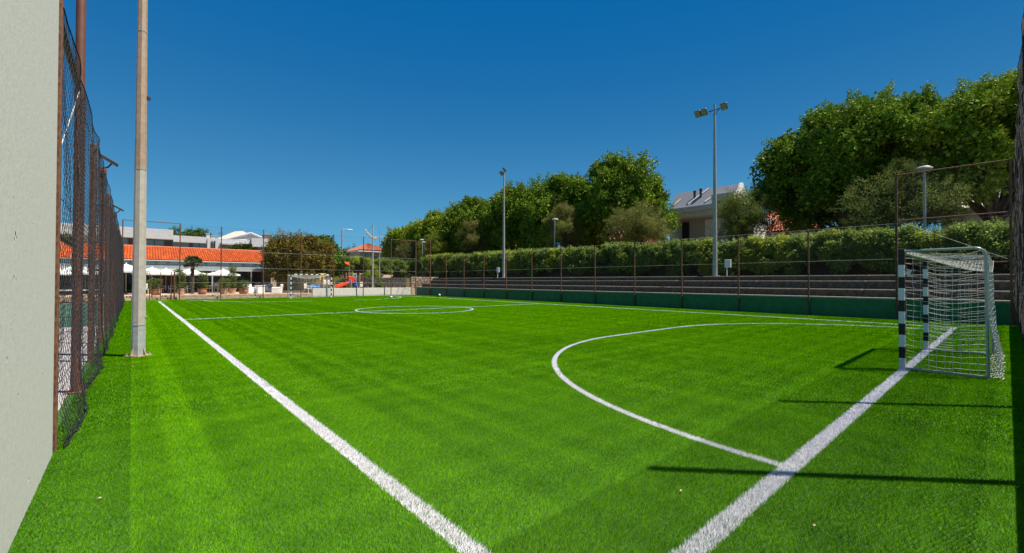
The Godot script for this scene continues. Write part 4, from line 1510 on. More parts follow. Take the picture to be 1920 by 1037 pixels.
func build_furniture():
	# parasols
	var sp := [[236.6, 494.6, -47.5, 1.5], [285, 501, -49.0, 1.45], [311.5, 503.3, -51.0, 1.4], [357, 503.3, -49.4, 1.5], [418, 504.4, -48.4, 1.5], [104, 500.5, -47.5, 1.4], [132, 500, -49.5, 1.4], [160, 501, -51.0, 1.4]]
	var lb := ["white parasol just beside the octagonal column, at the netting", "white parasol over the terrace next to the gate", "white parasol in front of the brown restaurant door", "white parasol beside the small palm tree", "white parasol at the open end of the row, by the white armchairs", "white parasol seen through the netting next to the concrete wall edge", "white parasol seen through the netting against the red-brown mast", "white parasol seen through the netting between the mast and the next post"]
	var proto: Node3D = null
	for k in sp.size():
		var s: Array = sp[k]
		var top := on_z(s[0], s[1], s[2])
		var label: String = lb[k]
		if proto == null:
			proto = thing("parasol", label, "parasol", Vector3(top.x, 0.33, s[2]), 0.0, "white parasols on the restaurant terrace")
			var pl := MB.new()
			pl.tube(Vector3.ZERO, Vector3(0, 2.45, 0), 0.025, 0.025, 8)
			part("pole", pl, M.lamp_grey, proto)
			var bs := MB.new()
			bs.lathe(Vector3.ZERO, [[0.0, 0.0], [0.3, 0.0], [0.3, 0.06], [0.06, 0.1], [0.06, 0.3], [0.0, 0.3]], 14)
			part("base", bs, M.concrete, proto)
			var cn := MB.new()
			var R := 1.62
			var ap := Vector3(0, 2.5, 0)
			for q in 8:
				var a0 := q * PI / 4
				var a1 := (q + 1) * PI / 4
				var r0 := R * (1.0 if q % 2 == 0 else 0.86)
				var r1 := R * (0.86 if q % 2 == 0 else 1.0)
				var p0 := Vector3(cos(a0) * r0, 1.92, sin(a0) * r0)
				var p1 := Vector3(cos(a1) * r1, 1.92, sin(a1) * r1)
				var m0 := ap.lerp(p0, 0.5) + Vector3(0, -0.05, 0)
				var m1 := ap.lerp(p1, 0.5) + Vector3(0, -0.05, 0)
				cn._oq(Vector3(0, 1, 0), ap, ap, m0, m1)
				cn._oq(Vector3(0, 1, 0), m0, p0, p1, m1)
				cn._oq(Vector3(0, 1.8, 0), p0, p0 - Vector3(0, 0.13, 0), p1 - Vector3(0, 0.13, 0), p1)
			part("canopy", cn, M.parasol, proto)
			var fi := MB.new()
			fi.ball(Vector3(0, 2.53, 0), 0.05, 8, 6)
			part("finial", fi, M.plastic, proto)
			proto.rotation.y = 0.39
			proto.scale.y = (top.y - 0.33) / 2.5
		else:
			var c := copy(proto, label, Vector3(top.x, 0.33, s[2]), 0.39 + 0.2 * (k % 3))
			c.scale = Vector3(s[3] / 1.5, (top.y - 0.33) / 2.5, s[3] / 1.5)
	# terracotta pots with shrubs
	var pm: ArrayMesh = sprig(81, 26, 0.12, 0.07, 0.22, M.leaf_small, Color(.09, .14, .025), Color(.18, .21, .05))
	var pots := [[292, 554.6, 0.37, 0.5, 0.45, 1, "terracotta pot with a spreading shrub behind the steel gate"], [339, 554.8, 0.26, 0.5, 1.25, 0, "pale clay pot with a tall shrub beside the gate post"], [379, 555.2, 0.33, 0.5, 1.0, 1, "clay pot with a tall shrub in front of the palm"], [419.5, 555.0, 0.30, 0.5, 0.5, 0, "pale clay pot with a small shrub behind the fence post"], [435.5, 550.5, 0.31, 0.45, 1.6, 0, "clay pot with a tall leggy shrub under the last parasol"], [456, 552.8, 0.36, 0.5, 0.35, 1, "bulging terracotta pot with a low plant beside the white armchairs"]]
	var rng := RandomNumberGenerator.new()
	rng.seed = 91
	for q in pots:
		var at := on_y(q[0], q[1], 0.33)
		var z := clampf(at.z, -47.5, -43.9)
		var p := on_z(q[0], q[1], z)
		var t := thing("plant_pot", q[6], "pot", Vector3(p.x, 0.33, z), 0.0, "clay pots along the terrace edge")
		var m := MB.new()
		var r: float = q[2]
		var h: float = q[3]
		if q[5] == 1:
			m.lathe(Vector3.ZERO, [[0.0, 0.0], [r * 0.7, 0.0], [r * 0.95, h * 0.35], [r * 1.0, h * 0.6], [r * 0.92, h * 0.85], [r * 1.05, h * 0.9], [r * 1.05, h], [r * 0.93, h], [r * 0.9, h * 0.9], [0.0, h * 0.9]], 18)
		else:
			m.lathe(Vector3.ZERO, [[0.0, 0.0], [r * 0.78, 0.0], [r * 0.98, h * 0.85], [r * 1.08, h * 0.86], [r * 1.08, h], [r * 0.96, h], [r * 0.93, h * 0.9], [0.0, h * 0.9]], 18)
		part("pot", m, M.terracotta if q[5] == 1 else M.pot_pale, t)
		var xf: Array = []
		var cl: Array = []
		var st := MB.new()
		var ph: float = q[4]
		for k in 26 + int(ph * 26):
			var yy := h + rng.randf() * (ph + 0.25)
			var rr := (0.46 if ph < 0.7 else 0.3) * (1.0 - 0.35 * absf((yy - h) / (ph + 0.3) - 0.4))
			var a := rng.randf() * TAU
			var d := rr * sqrt(rng.randf())
			xf.append(Transform3D(rand_basis(rng, rng.randf_range(0.6, 1.0)), Vector3(cos(a) * d, yy, sin(a) * d)))
			var tn := rng.randf_range(0.8, 1.25)
			cl.append(Color(tn, tn, tn))
		for k in 5:
			limb(st, Vector3(rng.randf_range(-.05, .05), h * 0.85, rng.randf_range(-.05, .05)), Vector3(rng.randf_range(-.25, .25), h + ph * rng.randf_range(0.6, 1.0), rng.randf_range(-.25, .25)), 0.02, 0.006, rng)
		part("stems", st, M.bark, t)
		crown(t, pm, xf, cl, "foliage")
	# plastic chairs and tables
	var ch := thing("plastic_chair", "white plastic chair standing by the octagonal column", "chair", Vector3.ZERO, 0.0, "white plastic terrace chairs")
	var seat := MB.new()
	seat.bevel(Vector3(0, 0.43, 0), Vector3(0.46, 0.035, 0.44), 0.012)
	part("seat", seat, M.plastic, ch)
	var back := MB.new()
	for k in 5:
		back.bevel(Vector3(-0.17 + k * 0.085, 0.64, -0.24 - 0.02), Vector3(0.05, 0.36, 0.02), 0.006)
	back.bevel(Vector3(0, 0.84, -0.265), Vector3(0.46, 0.08, 0.03), 0.01)
	part("backrest", back, M.plastic, ch)
	for sx in [-1.0, 1.0]:
		for sz in [-1.0, 1.0]:
			var lg := MB.new()
			lg.tube(Vector3(sx * 0.24, 0, sz * 0.23), Vector3(sx * 0.21, 0.43, sz * 0.2), 0.022, 0.028, 6)
			part("leg", lg, M.plastic, ch)
		var ar := MB.new()
		ar.path([Vector3(sx * 0.24, 0.66, -0.25), Vector3(sx * 0.25, 0.65, 0.18), Vector3(sx * 0.23, 0.43, 0.2)], 0.02, 6)
		part("armrest", ar, M.plastic, ch)
	var cp := [[274, 552, 0.4, "white plastic chair beside the octagonal column"], [303, 549.5, 1.9, "white plastic chair behind the spreading potted shrub"], [322.5, 549.5, -1.3, "white plastic chair in front of the brown restaurant door"], [346, 550, 1.4, "white plastic chair by the pale clay pot near the gate"], [352, 549.5, -1.5, "white plastic chair beside the palm trunk"], [392, 549.5, 1.5, "white plastic chair at the left of the terrace table"], [407, 549.0, 3.0, "white plastic chair behind the terrace table"], [413, 549.5, -1.6, "white plastic chair at the table by the fence post"], [466, 546.5, 1.5, "white plastic chair behind the white armchairs"], [483, 546.5, 3.0, "white plastic chair at the table under the canopy"], [499, 546.5, -1.5, "white plastic chair by the canopy corner post"]]
	for k in cp.size():
		var q: Array = cp[k]
		var p := on_y(q[0], q[1], 0.33)
		if k == 0:
			ch.position = p
			ch.rotation.y = q[2]
			ch.set_meta("label", q[3])
		else:
			copy(ch, q[3], p, q[2])
	for q in [[400, 549.2, "round white plastic table among the chairs beside the palm"], [491, 546.6, "round white plastic table under the canopy"]]:
		var tb := thing("plastic_table", q[2], "table", on_y(q[0], q[1], 0.33))
		var tp := MB.new()
		tp.lathe(Vector3.ZERO, [[0.0, 0.69], [0.43, 0.69], [0.45, 0.71], [0.43, 0.73], [0.0, 0.73]], 18)
		part("tabletop", tp, M.plastic, tb)
		for k in 4:
			var lg := MB.new()
			var a := k * PI / 2 + 0.4
			lg.tube(Vector3(cos(a) * 0.34, 0, sin(a) * 0.34), Vector3(cos(a) * 0.28, 0.7, sin(a) * 0.28), 0.025, 0.03, 6)
			part("leg", lg, M.plastic, tb)
	# white block armchairs
	var arm := thing("white_armchair", "", "armchair", Vector3.ZERO, 0.0, "white block armchairs on the terrace")
	var s1 := MB.new()
	s1.bevel(Vector3(0, 0.2, 0.02), Vector3(0.62, 0.4, 0.72), 0.04)
	part("seat", s1, M.plastic, arm)
	var s2 := MB.new()
	s2.bevel(Vector3(0, 0.42, -0.36), Vector3(0.86, 0.84, 0.2), 0.05, Basis(Vector3.RIGHT, -0.14))
	part("backrest", s2, M.plastic, arm)
	for sx in [-1.0, 1.0]:
		var s3 := MB.new()
		s3.bevel(Vector3(sx * 0.38, 0.29, 0.03), Vector3(0.16, 0.58, 0.74), 0.05)
		part("armrest", s3, M.plastic, arm)
	arm.position = on_y(469, 550.3, 0.33)
	arm.rotation.y = 0.5
	arm.set_meta("label", "white block armchair next to the bulging terracotta pot")
	copy(arm, "white block armchair with its back to the far goal", on_y(519, 549.8, 0.33), -1.9)
	copy(arm, "white block armchair behind the white cube table", on_y(506, 547.8, 0.33), 0.2)
	var cu := thing("cube_table", "white cube shaped table between the block armchairs", "table", on_y(487, 550.2, 0.33), 0.2)
	var c1 := MB.new()
	c1.bevel(Vector3(0, 0.34, 0), Vector3(0.62, 0.68, 0.62), 0.03)
	part("body", c1, M.plastic, cu)
	var c2 := MB.new()
	c2.bevel(Vector3(0, 0.70, 0), Vector3(0.70, 0.05, 0.70), 0.015)
	part("tabletop", c2, M.plastic, cu)

func build_playground():
	var fl := 0.72
	var z := -45.6
	var s := thing("slide", "red plastic slide of the playground tower behind the white wall", "slide", Vector3(on_z(650, 540, z).x, fl, z))
	var foot := on_z(629, 541, z)
	var top := on_z(654, 524, z)
	var y0 := 0.12
	var ch := MB.new()
	var a := Vector3(foot.x - s.position.x, y0, 0.25)
	var bq := Vector3(top.x - s.position.x, top.y - fl - 0.35, 0.0)
	var mid := a.lerp(bq, 0.22) + Vector3(0.0, -0.04, 0)
	for seg in [[a, mid], [mid, bq]]:
		var ax: Vector3 = (seg[1] - seg[0]).normalized()
		var sd := Vector3(-ax.z, 0, ax.x).normalized()
		var up := sd.cross(ax).normalized()
		if up.y < 0: up = -up
		var bs := Basis(ax, up, ax.cross(up))
		var c: Vector3 = (seg[0] + seg[1]) * 0.5
		var l: float = (seg[1] - seg[0]).length()
		ch.bevel(c, Vector3(l, 0.05, 0.5), 0.01, bs)
		for q in [-1.0, 1.0]:
			ch.bevel(c + bs.z * 0.26 * q + bs.y * 0.1, Vector3(l, 0.26, 0.05), 0.015, bs)
	part("chute", ch, M.red, s)
	var hood := MB.new()
	for q in [-1.0, 1.0]:
		hood.bevel(bq + Vector3(0.18, 0.34, 0.27 * q), Vector3(0.62, 0.62, 0.06), 0.02)
	hood.bevel(bq + Vector3(0.10, 0.62, 0), Vector3(0.3, 0.1, 0.5), 0.02)
	hood.bevel(bq + Vector3(0.2, -0.02, 0), Vector3(0.6, 0.06, 0.5), 0.01)
	part("hood", hood, M.red, s)
	# tower
	var tw := thing("play_tower", "wooden playground tower with posts and a deck behind the white wall", "play tower", Vector3(on_z(658, 540, z).x, fl, z))
	for u in [649, 653.5, 674, 680.5]:
		for dz in [0.0, -0.9]:
			var p := on_z(u, 511.5, z)
			var m := MB.new()
			m.bevel(Vector3(p.x - tw.position.x, (p.y - fl) * 0.5, dz), Vector3(0.12, p.y - fl, 0.12), 0.012)
			part("post", m, M.wood_post, tw)
	for q in [[648, 656, 1.05], [672, 684, 0.55]]:
		var dk := MB.new()
		var xa: float = on_z(q[0], 530, z).x - tw.position.x
		var xb: float = on_z(q[1], 530, z).x - tw.position.x
		dk.span(Vector3(xa, q[2] - 0.08, 0.1), Vector3(xb, q[2], -1.0))
		part("deck", dk, M.wood_post, tw)
	var hr := MB.new()
	for q in [[662, 667.5], [675, 680]]:
		var p0 := on_z(q[0], 514, z) - tw.position
		var p1 := on_z(q[1], 513, z) - tw.position
		hr.path([Vector3(p0.x, p0.y - 0.45, 0), Vector3(p0.x, p0.y, 0), Vector3(p1.x, p1.y, 0), Vector3(p1.x, p1.y - 0.5, 0)], 0.025, 6)
	part("handrail", hr, M.plastic, tw)
	var pn := MB.new()
	var pc := on_z(677, 533, z) - tw.position
	pn.bevel(Vector3(pc.x, 0.42, 0.08), Vector3(0.3, 0.5, 0.03), 0.01)
	part("panel", pn, M.sign, tw)
	# flag shaped roof
	var fg := thing("pennant_roof", "orange pennant on a wooden pole above the playground tower", "pennant", Vector3(on_z(654.5, 540, z - 0.5).x, fl, z - 0.5))
	var ft := on_z(654, 492, z - 0.5) - fg.position
	var pp := MB.new()
	pp.tube(Vector3.ZERO, Vector3(0, ft.y, 0), 0.07, 0.06, 8)
	part("pole", pp, M.wood_post, fg)
	var fl2 := on_z(643, 491, z - 0.5) - fg.position
	var flg := MB.new()
	var f0 := Vector3(0.05, ft.y + 0.05, 0)
	var f1 := Vector3(0.05, ft.y - 0.3, 0)
	var f2 := Vector3(fl2.x, fl2.y, 0.3)
	var f3 := Vector3(fl2.x * 0.7, fl2.y - 0.22, 0.25)
	for o in [Vector3.ZERO, Vector3(0, 0, -0.04)]:
		flg.quad(f0 + o, f2 + o, f3 + o, f1 + o)
	flg._oq(Vector3(0, 0, 0), f0, f2, f2 - Vector3(0, 0, .04), f0 - Vector3(0, 0, .04))
	part("pennant", flg, M.orange, fg)
	# blue stairs
	var st := thing("blue_stairs", "blue playground stairs with slanted stringers beside the red slide", "stairs", Vector3(on_z(664, 540, z).x, fl, z))
	for q in [[655.5, 516, 659.5, 541], [663.5, 516, 670, 541]]:
		var p0 := on_z(q[0], q[1], z) - st.position
		var p1 := on_z(q[2], q[3], z + 0.6) - st.position
		var m := MB.new()
		var dd := Vector3(p0.x, p0.y, 0)
		var ee := Vector3(p1.x, 0.05, 0.6)
		var ax := (ee - dd).normalized()
		var sd := ax.cross(Vector3(1, 0, 0)).normalized()
		m.bevel((dd + ee) * 0.5, Vector3((ee - dd).length(), 0.2, 0.07), 0.02, Basis(ax, sd, ax.cross(sd)))
		part("stringer", m, M.blue, st)
	for k in 4:
		var m := MB.new()
		var p := on_z(662 + k * 0.9, 523 + k * 4.5, z) - st.position
		m.bevel(Vector3(p.x, 1.2 - 0.28 * k, 0.12 * k + 0.05), Vector3(0.42, 0.05, 0.2), 0.01)
		part("tread", m, M.blue, st)
	# yellow frame
	var yf := thing("yellow_frame", "yellow playground frame on a post beside the far goal", "frame", Vector3(on_z(604.5, 540, z).x, fl, z))
	var ya := on_z(600.5, 514, z) - yf.position
	var yb := on_z(608.5, 525, z) - yf.position
	for q in [ya.x, yb.x - 0.08]:
		var m := MB.new()
		m.bevel(Vector3(q, (ya.y + yb.y) * 0.5, 0), Vector3(0.09, ya.y - yb.y, 0.09), 0.01)
		part("upright", m, M.yellow, yf)
	var yt := MB.new()
	yt.bevel(Vector3(0, ya.y, 0), Vector3(0.62, 0.14, 0.14), 0.02)
	part("top_bar", yt, M.yellow, yf)
	var yp := MB.new()
	yp.bevel(Vector3(0, ya.y * 0.5, -0.1), Vector3(0.1, ya.y, 0.1), 0.01)
	part("post", yp, M.wood_post, yf)
	# blue covers and a white chair behind the far goal
	var bc := thing("blue_toy_car", "low blue plastic toy behind the end of the white wall", "toy", on_y(591, 539.5, 0.72))
	bc.position = Vector3(on_z(592, 539, -46.0).x, 0.72, -46.0)
	var b1 := MB.new()
	b1.bevel(Vector3(0, 0.14, 0), Vector3(1.3, 0.26, 0.5), 0.08)
	part("body", b1, M.blue, bc)
	for sx in [-0.35, 0.3]:
		var b2 := MB.new()
		b2.bevel(Vector3(sx, 0.3, 0), Vector3(0.36, 0.16, 0.4), 0.06)
		part("hump", b2, M.blue, bc)
	for q in [[577, "white plastic chair behind the net of the far goal"], [613, "white plastic chair behind the cream wall beside the far goal post"], [620, "white plastic chair behind the cream wall next to the red slide"]]:
		var src := get_node("plastic_chair")
		copy(src, q[1], Vector3(on_z(q[0], 540, -45.2).x, 0.33 if q[0] < 600 else 0.72, -45.2), 0.7)
	# stone steps up to the lawn
	var sg := thing("lawn_steps", "small pale stone steps on the lawn in front of the hedge", "steps", Vector3(on_z(724, 519, -54.0).x, 1.84, -54.0))
	for k in 3:
		var m := MB.new()
		m.bevel(Vector3(0.25 * k, 0.08 + 0.16 * k, -0.3 * k), Vector3(1.3, 0.16, 0.34), 0.015)
		part("tread", m, M.paving, sg)
	# ship-like mast sculpture
	var zm := -46.4
	var base := on_z(698.5, 538, zm)
	var ms := thing("mast_sculpture", "slender ship-like sculpture of two masts and curved pale ribs behind the playground", "sculpture", Vector3(base.x, 0.72, zm))
	var tp := on_z(698.5, 414, zm) - ms.position
	var m1 := MB.new()
	m1.tube(Vector3.ZERO, Vector3(0, tp.y - 0.6, 0), 0.085, 0.07, 10)
	m1.tube(Vector3(0, tp.y - 0.6, 0), Vector3(0, tp.y, 0), 0.07, 0.01, 10)
	part("mast", m1, M.galv, ms)
	var zb := -55.0
	var t2 := on_z(712, 425, zb) - ms.position
	var m2 := MB.new()
	m2.tube(Vector3(t2.x, 1.12, zb - zm), Vector3(t2.x, t2.y, zb - zm), 0.08, 0.03, 10)
	part("mast", m2, M.galv_dull, ms)
	var bow := on_z(684.5, 430, zm) - ms.position
	var keel := on_z(707, 443, zm) - ms.position
	for k in 5:
		var rib := MB.new()
		var pts: Array = []
		for q in 9:
			var t := q / 8.0
			var p := bow.lerp(keel, t) + Vector3(0, -0.42 * sin(t * PI * 0.85) - 0.10 * k * (1.0 - t) * 0.6, -0.10 * k)
			pts.append(p + Vector3(0.05 * k, 0, 0))
		rib.path(pts, 0.035, 6)
		part("rib", rib, M.plaster, ms)
	for k in 5:
		var cr := MB.new()
		var t := 0.15 + 0.17 * k
		var p := bow.lerp(keel, t) + Vector3(0, -0.42 * sin(t * PI * 0.85), 0)
		cr.tube(p + Vector3(-0.05, 0.14, 0.05), p + Vector3(0.25, -0.22, -0.5), 0.03, 0.03, 6)
		part("slat", cr, M.plaster, ms)
	var sp := MB.new()
	var e0 := on_z(703, 443, zm) - ms.position
	var e1 := on_z(722.5, 443.5, zb) - ms.position
	sp.path([e0, Vector3(t2.x, on_z(712, 444, zb).y - ms.position.y, zb - zm), e1], 0.04, 6)
	part("boom", sp, M.galv_dull, ms)
	var rg := MB.new()
	rg.cord(PackedVector3Array([Vector3(0, tp.y - 0.5, 0), bow.lerp(keel, 0.2)]), 0.012)
	rg.cord(PackedVector3Array([Vector3(t2.x, t2.y - 0.5, zb - zm), e1 + Vector3(-0.3, 0, 0)]), 0.012)
	part("rigging", rg, M.wire, ms)
	# street lamp
	var zl := -66.0
	var lb := on_z(641, 490, zl)
	var sl := thing("street_lamp", "grey street lamp with one horizontal arm behind the far hedge", "street lamp", Vector3(lb.x, 0.2, zl))
	var lt := on_z(641, 429.5, zl) - sl.position
	var l1 := MB.new()
	l1.tube(Vector3.ZERO, Vector3(0, lt.y, 0), 0.12, 0.09, 10)
	part("pole", l1, M.lamp_grey, sl)
	var la := on_z(653, 429, zl) - sl.position
	var l2 := MB.new()
	l2.tube(Vector3(0, lt.y - 0.04, 0), Vector3(la.x, lt.y + 0.02, 0), 0.05, 0.05, 8)
	part("arm", l2, M.lamp_grey, sl)
	var l3 := MB.new()
	l3.bevel(Vector3(la.x + 0.25, lt.y - 0.02, 0), Vector3(0.75, 0.16, 0.3), 0.05)
	part("lamp_head", l3, M.sign, sl)

# ------------------------------------------------------------------ houses
func hip_house(label: String, u0: float, u1: float, veave: float, vtop: float, vbot: float, z: float, deep: float, hip: float, wallm: Material):
	var a := on_z(u0, veave, z)
	var b := on_z(u1, veave, z)
	var ey := on_z((u0 + u1) * 0.5, veave, z).y
	var ry := on_z((u0 + u1) * 0.5, vtop, z - deep * 0.5).y
	var h := thing("red_roofed_house", label, "house", Vector3((a.x + b.x) * 0.5, 0, z - deep * 0.5))
	var w := MB.new()
	w.span(Vector3(a.x + 0.5, -0.1, z - 0.5), Vector3(b.x - 0.5, ey - 0.1, z - deep + 0.5))
	wp("wall", w, wallm, h)
	var f := MB.new()
	f.span(Vector3(a.x, ey - 0.28, z), Vector3(b.x, ey - 0.02, z - deep))
	wp("eave", f, M.plaster, h)
	var r := MB.new()
	var c := [Vector3(a.x, ey, z), Vector3(b.x, ey, z), Vector3(b.x, ey, z - deep), Vector3(a.x, ey, z - deep)]
	var r0 := Vector3(a.x + hip, ry, z - deep * 0.5)
	var r1 := Vector3(b.x - hip, ry, z - deep * 0.5)
	r.quad(c[0], c[1], r1, r0)
	r.quad(c[2], c[3], r0, r1)
	r.tri(c[1], c[2], r1)
	r.tri(c[3], c[0], r0)
	var ro := wp("roof", r, M.red_roof, h)
	var tl := tile_roof(c[0] + Vector3(0, 0.02, 0), c[1] + Vector3(0, 0.02, 0), r0 + Vector3(0, 0.02, 0), r1 + Vector3(0, 0.02, 0), 0.32, 9, 9, Color(.40, .10, .045), Color(.56, .17, .08))
	var to := sub("roof_tiles", tl, M.tile, ro)
	to.mesh = tl.mesh(M.tile, true)
	to.set_meta("kind", "stuff")
	for k in 3:
		var wx := lerpf(a.x + 1.2, b.x - 2.2, k / 2.0)
		var wn := MB.new()
		wn.box(Vector3(wx + 0.5, ey - 1.5, z - 0.5), Vector3(1.1, 1.2, 0.12))
		var wo := wp("window", wn, M.plaster, h)
		var pn := MB.new()
		pn.box(Vector3(wx + 0.5, ey - 1.5, z - 0.45), Vector3(0.9, 1.0, 0.06))
		sub("pane", pn, M.glass, wo)
func build_houses():
	hip_house("pale house with a red hipped roof behind the far hedge and the mast sculpture", 672, 740, 470, 458.5, 486, -78.0, 9.0, 3.4, M.pale_wall)
	hip_house("small red roofed house tip beside the street lamp", 617, 634, 486, 481.5, 495, -84.0, 6.0, 1.6, M.pale_wall)
	# houses seen under the plane trees, parallel to the bank
	for q in [[930, 985, 455, 47.0, "orange roofed house glimpsed between the plane tree trunks by the far floodlight pole"], [1100, 1190, 440, 44.0, "red house wall glimpsed under the plane trees beside the bushy olive tree"], [820, 880, 468, 47.0, "brick coloured house glimpsed under the far plane trees"]]:
		var a := on_x(q[0], q[2], q[3])
		var b := on_x(q[1], q[2], q[3])
		var y := (a.y + b.y) * 0.5
		var h := thing("roadside_house", q[4], "house", Vector3(q[3], 1.86, (a.z + b.z) * 0.5))
		var w := MB.new()
		w.span(Vector3(q[3] + 0.4, 1.8, a.z), Vector3(q[3] + 7, y - 0.5, b.z))
		wp("wall", w, M.red_wall if q[0] == 1100 else M.pale_wall, h)
		var r := MB.new()
		r._oq(Vector3(q[3] + 3.5, 0, a.z), Vector3(q[3], y - 0.6, a.z - 0.4), Vector3(q[3], y - 0.6, b.z + 0.4), Vector3(q[3] + 3.7, y + 0.9, b.z + 0.4), Vector3(q[3] + 3.7, y + 0.9, a.z - 0.4))
		r._oq(Vector3(q[3] + 3.5, 0, a.z), Vector3(q[3] + 7.4, y - 0.6, a.z - 0.4), Vector3(q[3] + 7.4, y - 0.6, b.z + 0.4), Vector3(q[3] + 3.7, y + 0.9, b.z + 0.4), Vector3(q[3] + 3.7, y + 0.9, a.z - 0.4))
		wp("roof", r, M.red_roof, h)
	# red roof right of the grey house
	var zr := -14.5
	var pr := on_x(1482, 412, 52.0)
	var pe := on_x(1540, 427, 52.0)
	var h2 := thing("red_roofed_house", "pale house with a terracotta roof slope right of the grey house, under the plane tree", "house", Vector3(52, 1.86, pe.z - 4))
	var y0 := pe.y
	var y1 := pr.y + 0.4
	var w2 := MB.new()
	w2.span(Vector3(52.4, 1.8, pe.z - 0.4), Vector3(60, y0 - 0.15, pe.z - 10.0))
	wp("wall", w2, M.pale_wall, h2)
	var rf := MB.new()
	var e := [Vector3(52, y0, pe.z), Vector3(52, y0, pe.z - 10.4), Vector3(60.4, y0, pe.z - 10.4), Vector3(60.4, y0, pe.z)]
	var t0 := Vector3(56.2, y1 + 1.2, pe.z - 4.2)
	var t1 := Vector3(56.2, y1 + 1.2, pe.z - 6.2)
	rf.quad(e[1], e[0], t0, t1)
	rf.quad(e[3], e[2], t1, t0)
	rf.tri(e[0], e[3], t0)
	rf.tri(e[2], e[1], t1)
	var r2 := wp("roof", rf, M.red_roof, h2)
	var tl := tile_roof(e[1], e[0], t1, t0, 0.3, 10, 19, Color(.42, .11, .05), Color(.58, .18, .085))
	var to := sub("roof_tiles", tl, M.tile, r2)
	to.mesh = tl.mesh(M.tile, true)
	to.set_meta("kind", "stuff")
	# beige gable wall behind the right-hand tree
	var g := thing("beige_house", "beige house wall and chimney behind the bare lower boughs of the plane tree", "house", Vector3(45, 1.86, 0.5))
	var ga := on_x(1895, 335, 39.0)
	var gw := MB.new()
	gw.span(Vector3(45, 1.8, 9.0), Vector3(53, 6.9, -3.2))
	wp("wall", gw, M.beige, g)
	var gg := MB.new()
	gg._oq(Vector3(49, 4, 2), Vector3(44.6, 6.85, -3.6), Vector3(44.6, 6.85, 9.4), Vector3(49, 8.3, 9.4), Vector3(49, 8.3, -3.6))
	gg._oq(Vector3(49, 4, 2), Vector3(53.4, 6.85, -3.6), Vector3(53.4, 6.85, 9.4), Vector3(49, 8.3, 9.4), Vector3(49, 8.3, -3.6))
	gg.tri(Vector3(44.6, 6.85, -3.6), Vector3(49, 8.3, -3.6), Vector3(53.4, 6.85, -3.6))
	wp("roof", gg, M.house_brown, g)
	var gc := on_x(1828, 268, 48.0)
	var cm := MB.new()
	cm.span(Vector3(48, 6.8, gc.z - 0.6), Vector3(49.2, gc.y + 0.3, gc.z + 0.6))
	wp("chimney", cm, M.terracotta, g)
	# modern concrete house
	var X := 46.0
	var zr1 := on_x(1375.6, 359, X).z       # gable end
	var h := thing("modern_house", "grey concrete modern house with a steep tiled roof and twin dark flues above the hedge", "house", Vector3(X, 1.86, zr1 - 4))
	var zl := zr1 - 7.6
	var band_top := on_x(1300, 386.5, X).y
	var band_bot := on_x(1300, 395, X).y
	var beam_bot := on_x(1300, 404.5, X).y
	var m := MB.new()
	m.span(Vector3(X, band_bot, zl), Vector3(X + 8, band_top, zr1 - 1.0))
	wp("parapet", m, M.house_conc, h)
	var m2 := MB.new()
	m2.span(Vector3(X + 0.35, beam_bot, zl - 0.2), Vector3(X + 7.8, band_bot - 0.01, zr1 - 0.6))
	wp("beam", m2, M.house_conc, h)
	var m3 := MB.new()
	m3.span(Vector3(X + 2.4, 1.7, zl), Vector3(X + 7.6, beam_bot - 0.01, zr1 - 0.8))
	wp("wall", m3, M.house_brown, h)
	var cz := on_x(1261, 430, X + 0.6).z
	var m4 := MB.new()
	m4.span(Vector3(X + 0.6, 1.7, cz - 0.35), Vector3(X + 2.3, beam_bot - 0.01, cz + 0.28))
	wp("column", m4, M.house_conc, h)
	var dz0 := on_x(1276, 430, X + 2.3).z
	var dz1 := on_x(1292, 430, X + 2.3).z
	var m5 := MB.new()
	m5.span(Vector3(X + 2.3, 4.6, dz0), Vector3(X + 2.45, beam_bot - 0.3, dz1))
	var wn := wp("window", m5, M.dark_panel, h)
	var m5b := MB.new()
	m5b.span(Vector3(X + 2.28, 4.7, dz0 + 0.08), Vector3(X + 2.29, beam_bot - 0.4, dz1 - 0.08))
	sub("pane", m5b, M.glass, wn)
	var rl := MB.new()
	for k in 3:
		rl.tube(Vector3(X + 1.0, 5.7 - 0.28 * k, cz), Vector3(X + 1.0, 5.7 - 0.28 * k, zr1 - 1.0), 0.015, 0.015, 5)
	wp("balcony_rail", rl, M.lamp_grey, h)
	var bl := MB.new()
	bl.span(Vector3(X + 0.4, 4.2, cz - 0.4), Vector3(X + 2.4, 4.75, zr1 - 0.9))
	wp("balcony", bl, M.house_conc, h)
	# roof slope with ribs, from the parapet to the ridge
	var XR := X + 3.4
	var ap := on_z(1393, 344, zr1)
	var ry := ap.y
	XR = ap.x
	var rs := MB.new()
	rs._oq(Vector3(XR, 2, zr1), Vector3(X + 0.5, band_top + 0.05, zl + 0.3), Vector3(X + 0.5, band_top + 0.05, zr1 - 0.15), Vector3(XR, ry, zr1 - 0.15), Vector3(XR, ry, zl + 0.3))
	var rt := on_z(1407, 364, zr1)
	var xb := XR + (XR - X - 0.5)
	rs._oq(Vector3(XR, 2, zr1), Vector3(xb, band_top, zl + 0.3), Vector3(xb, band_top, zr1 - 0.15), Vector3(XR, ry, zr1 - 0.15), Vector3(XR, ry, zl + 0.3))
	var rso := wp("roof", rs, M.slate, h)
	var nrow := 15
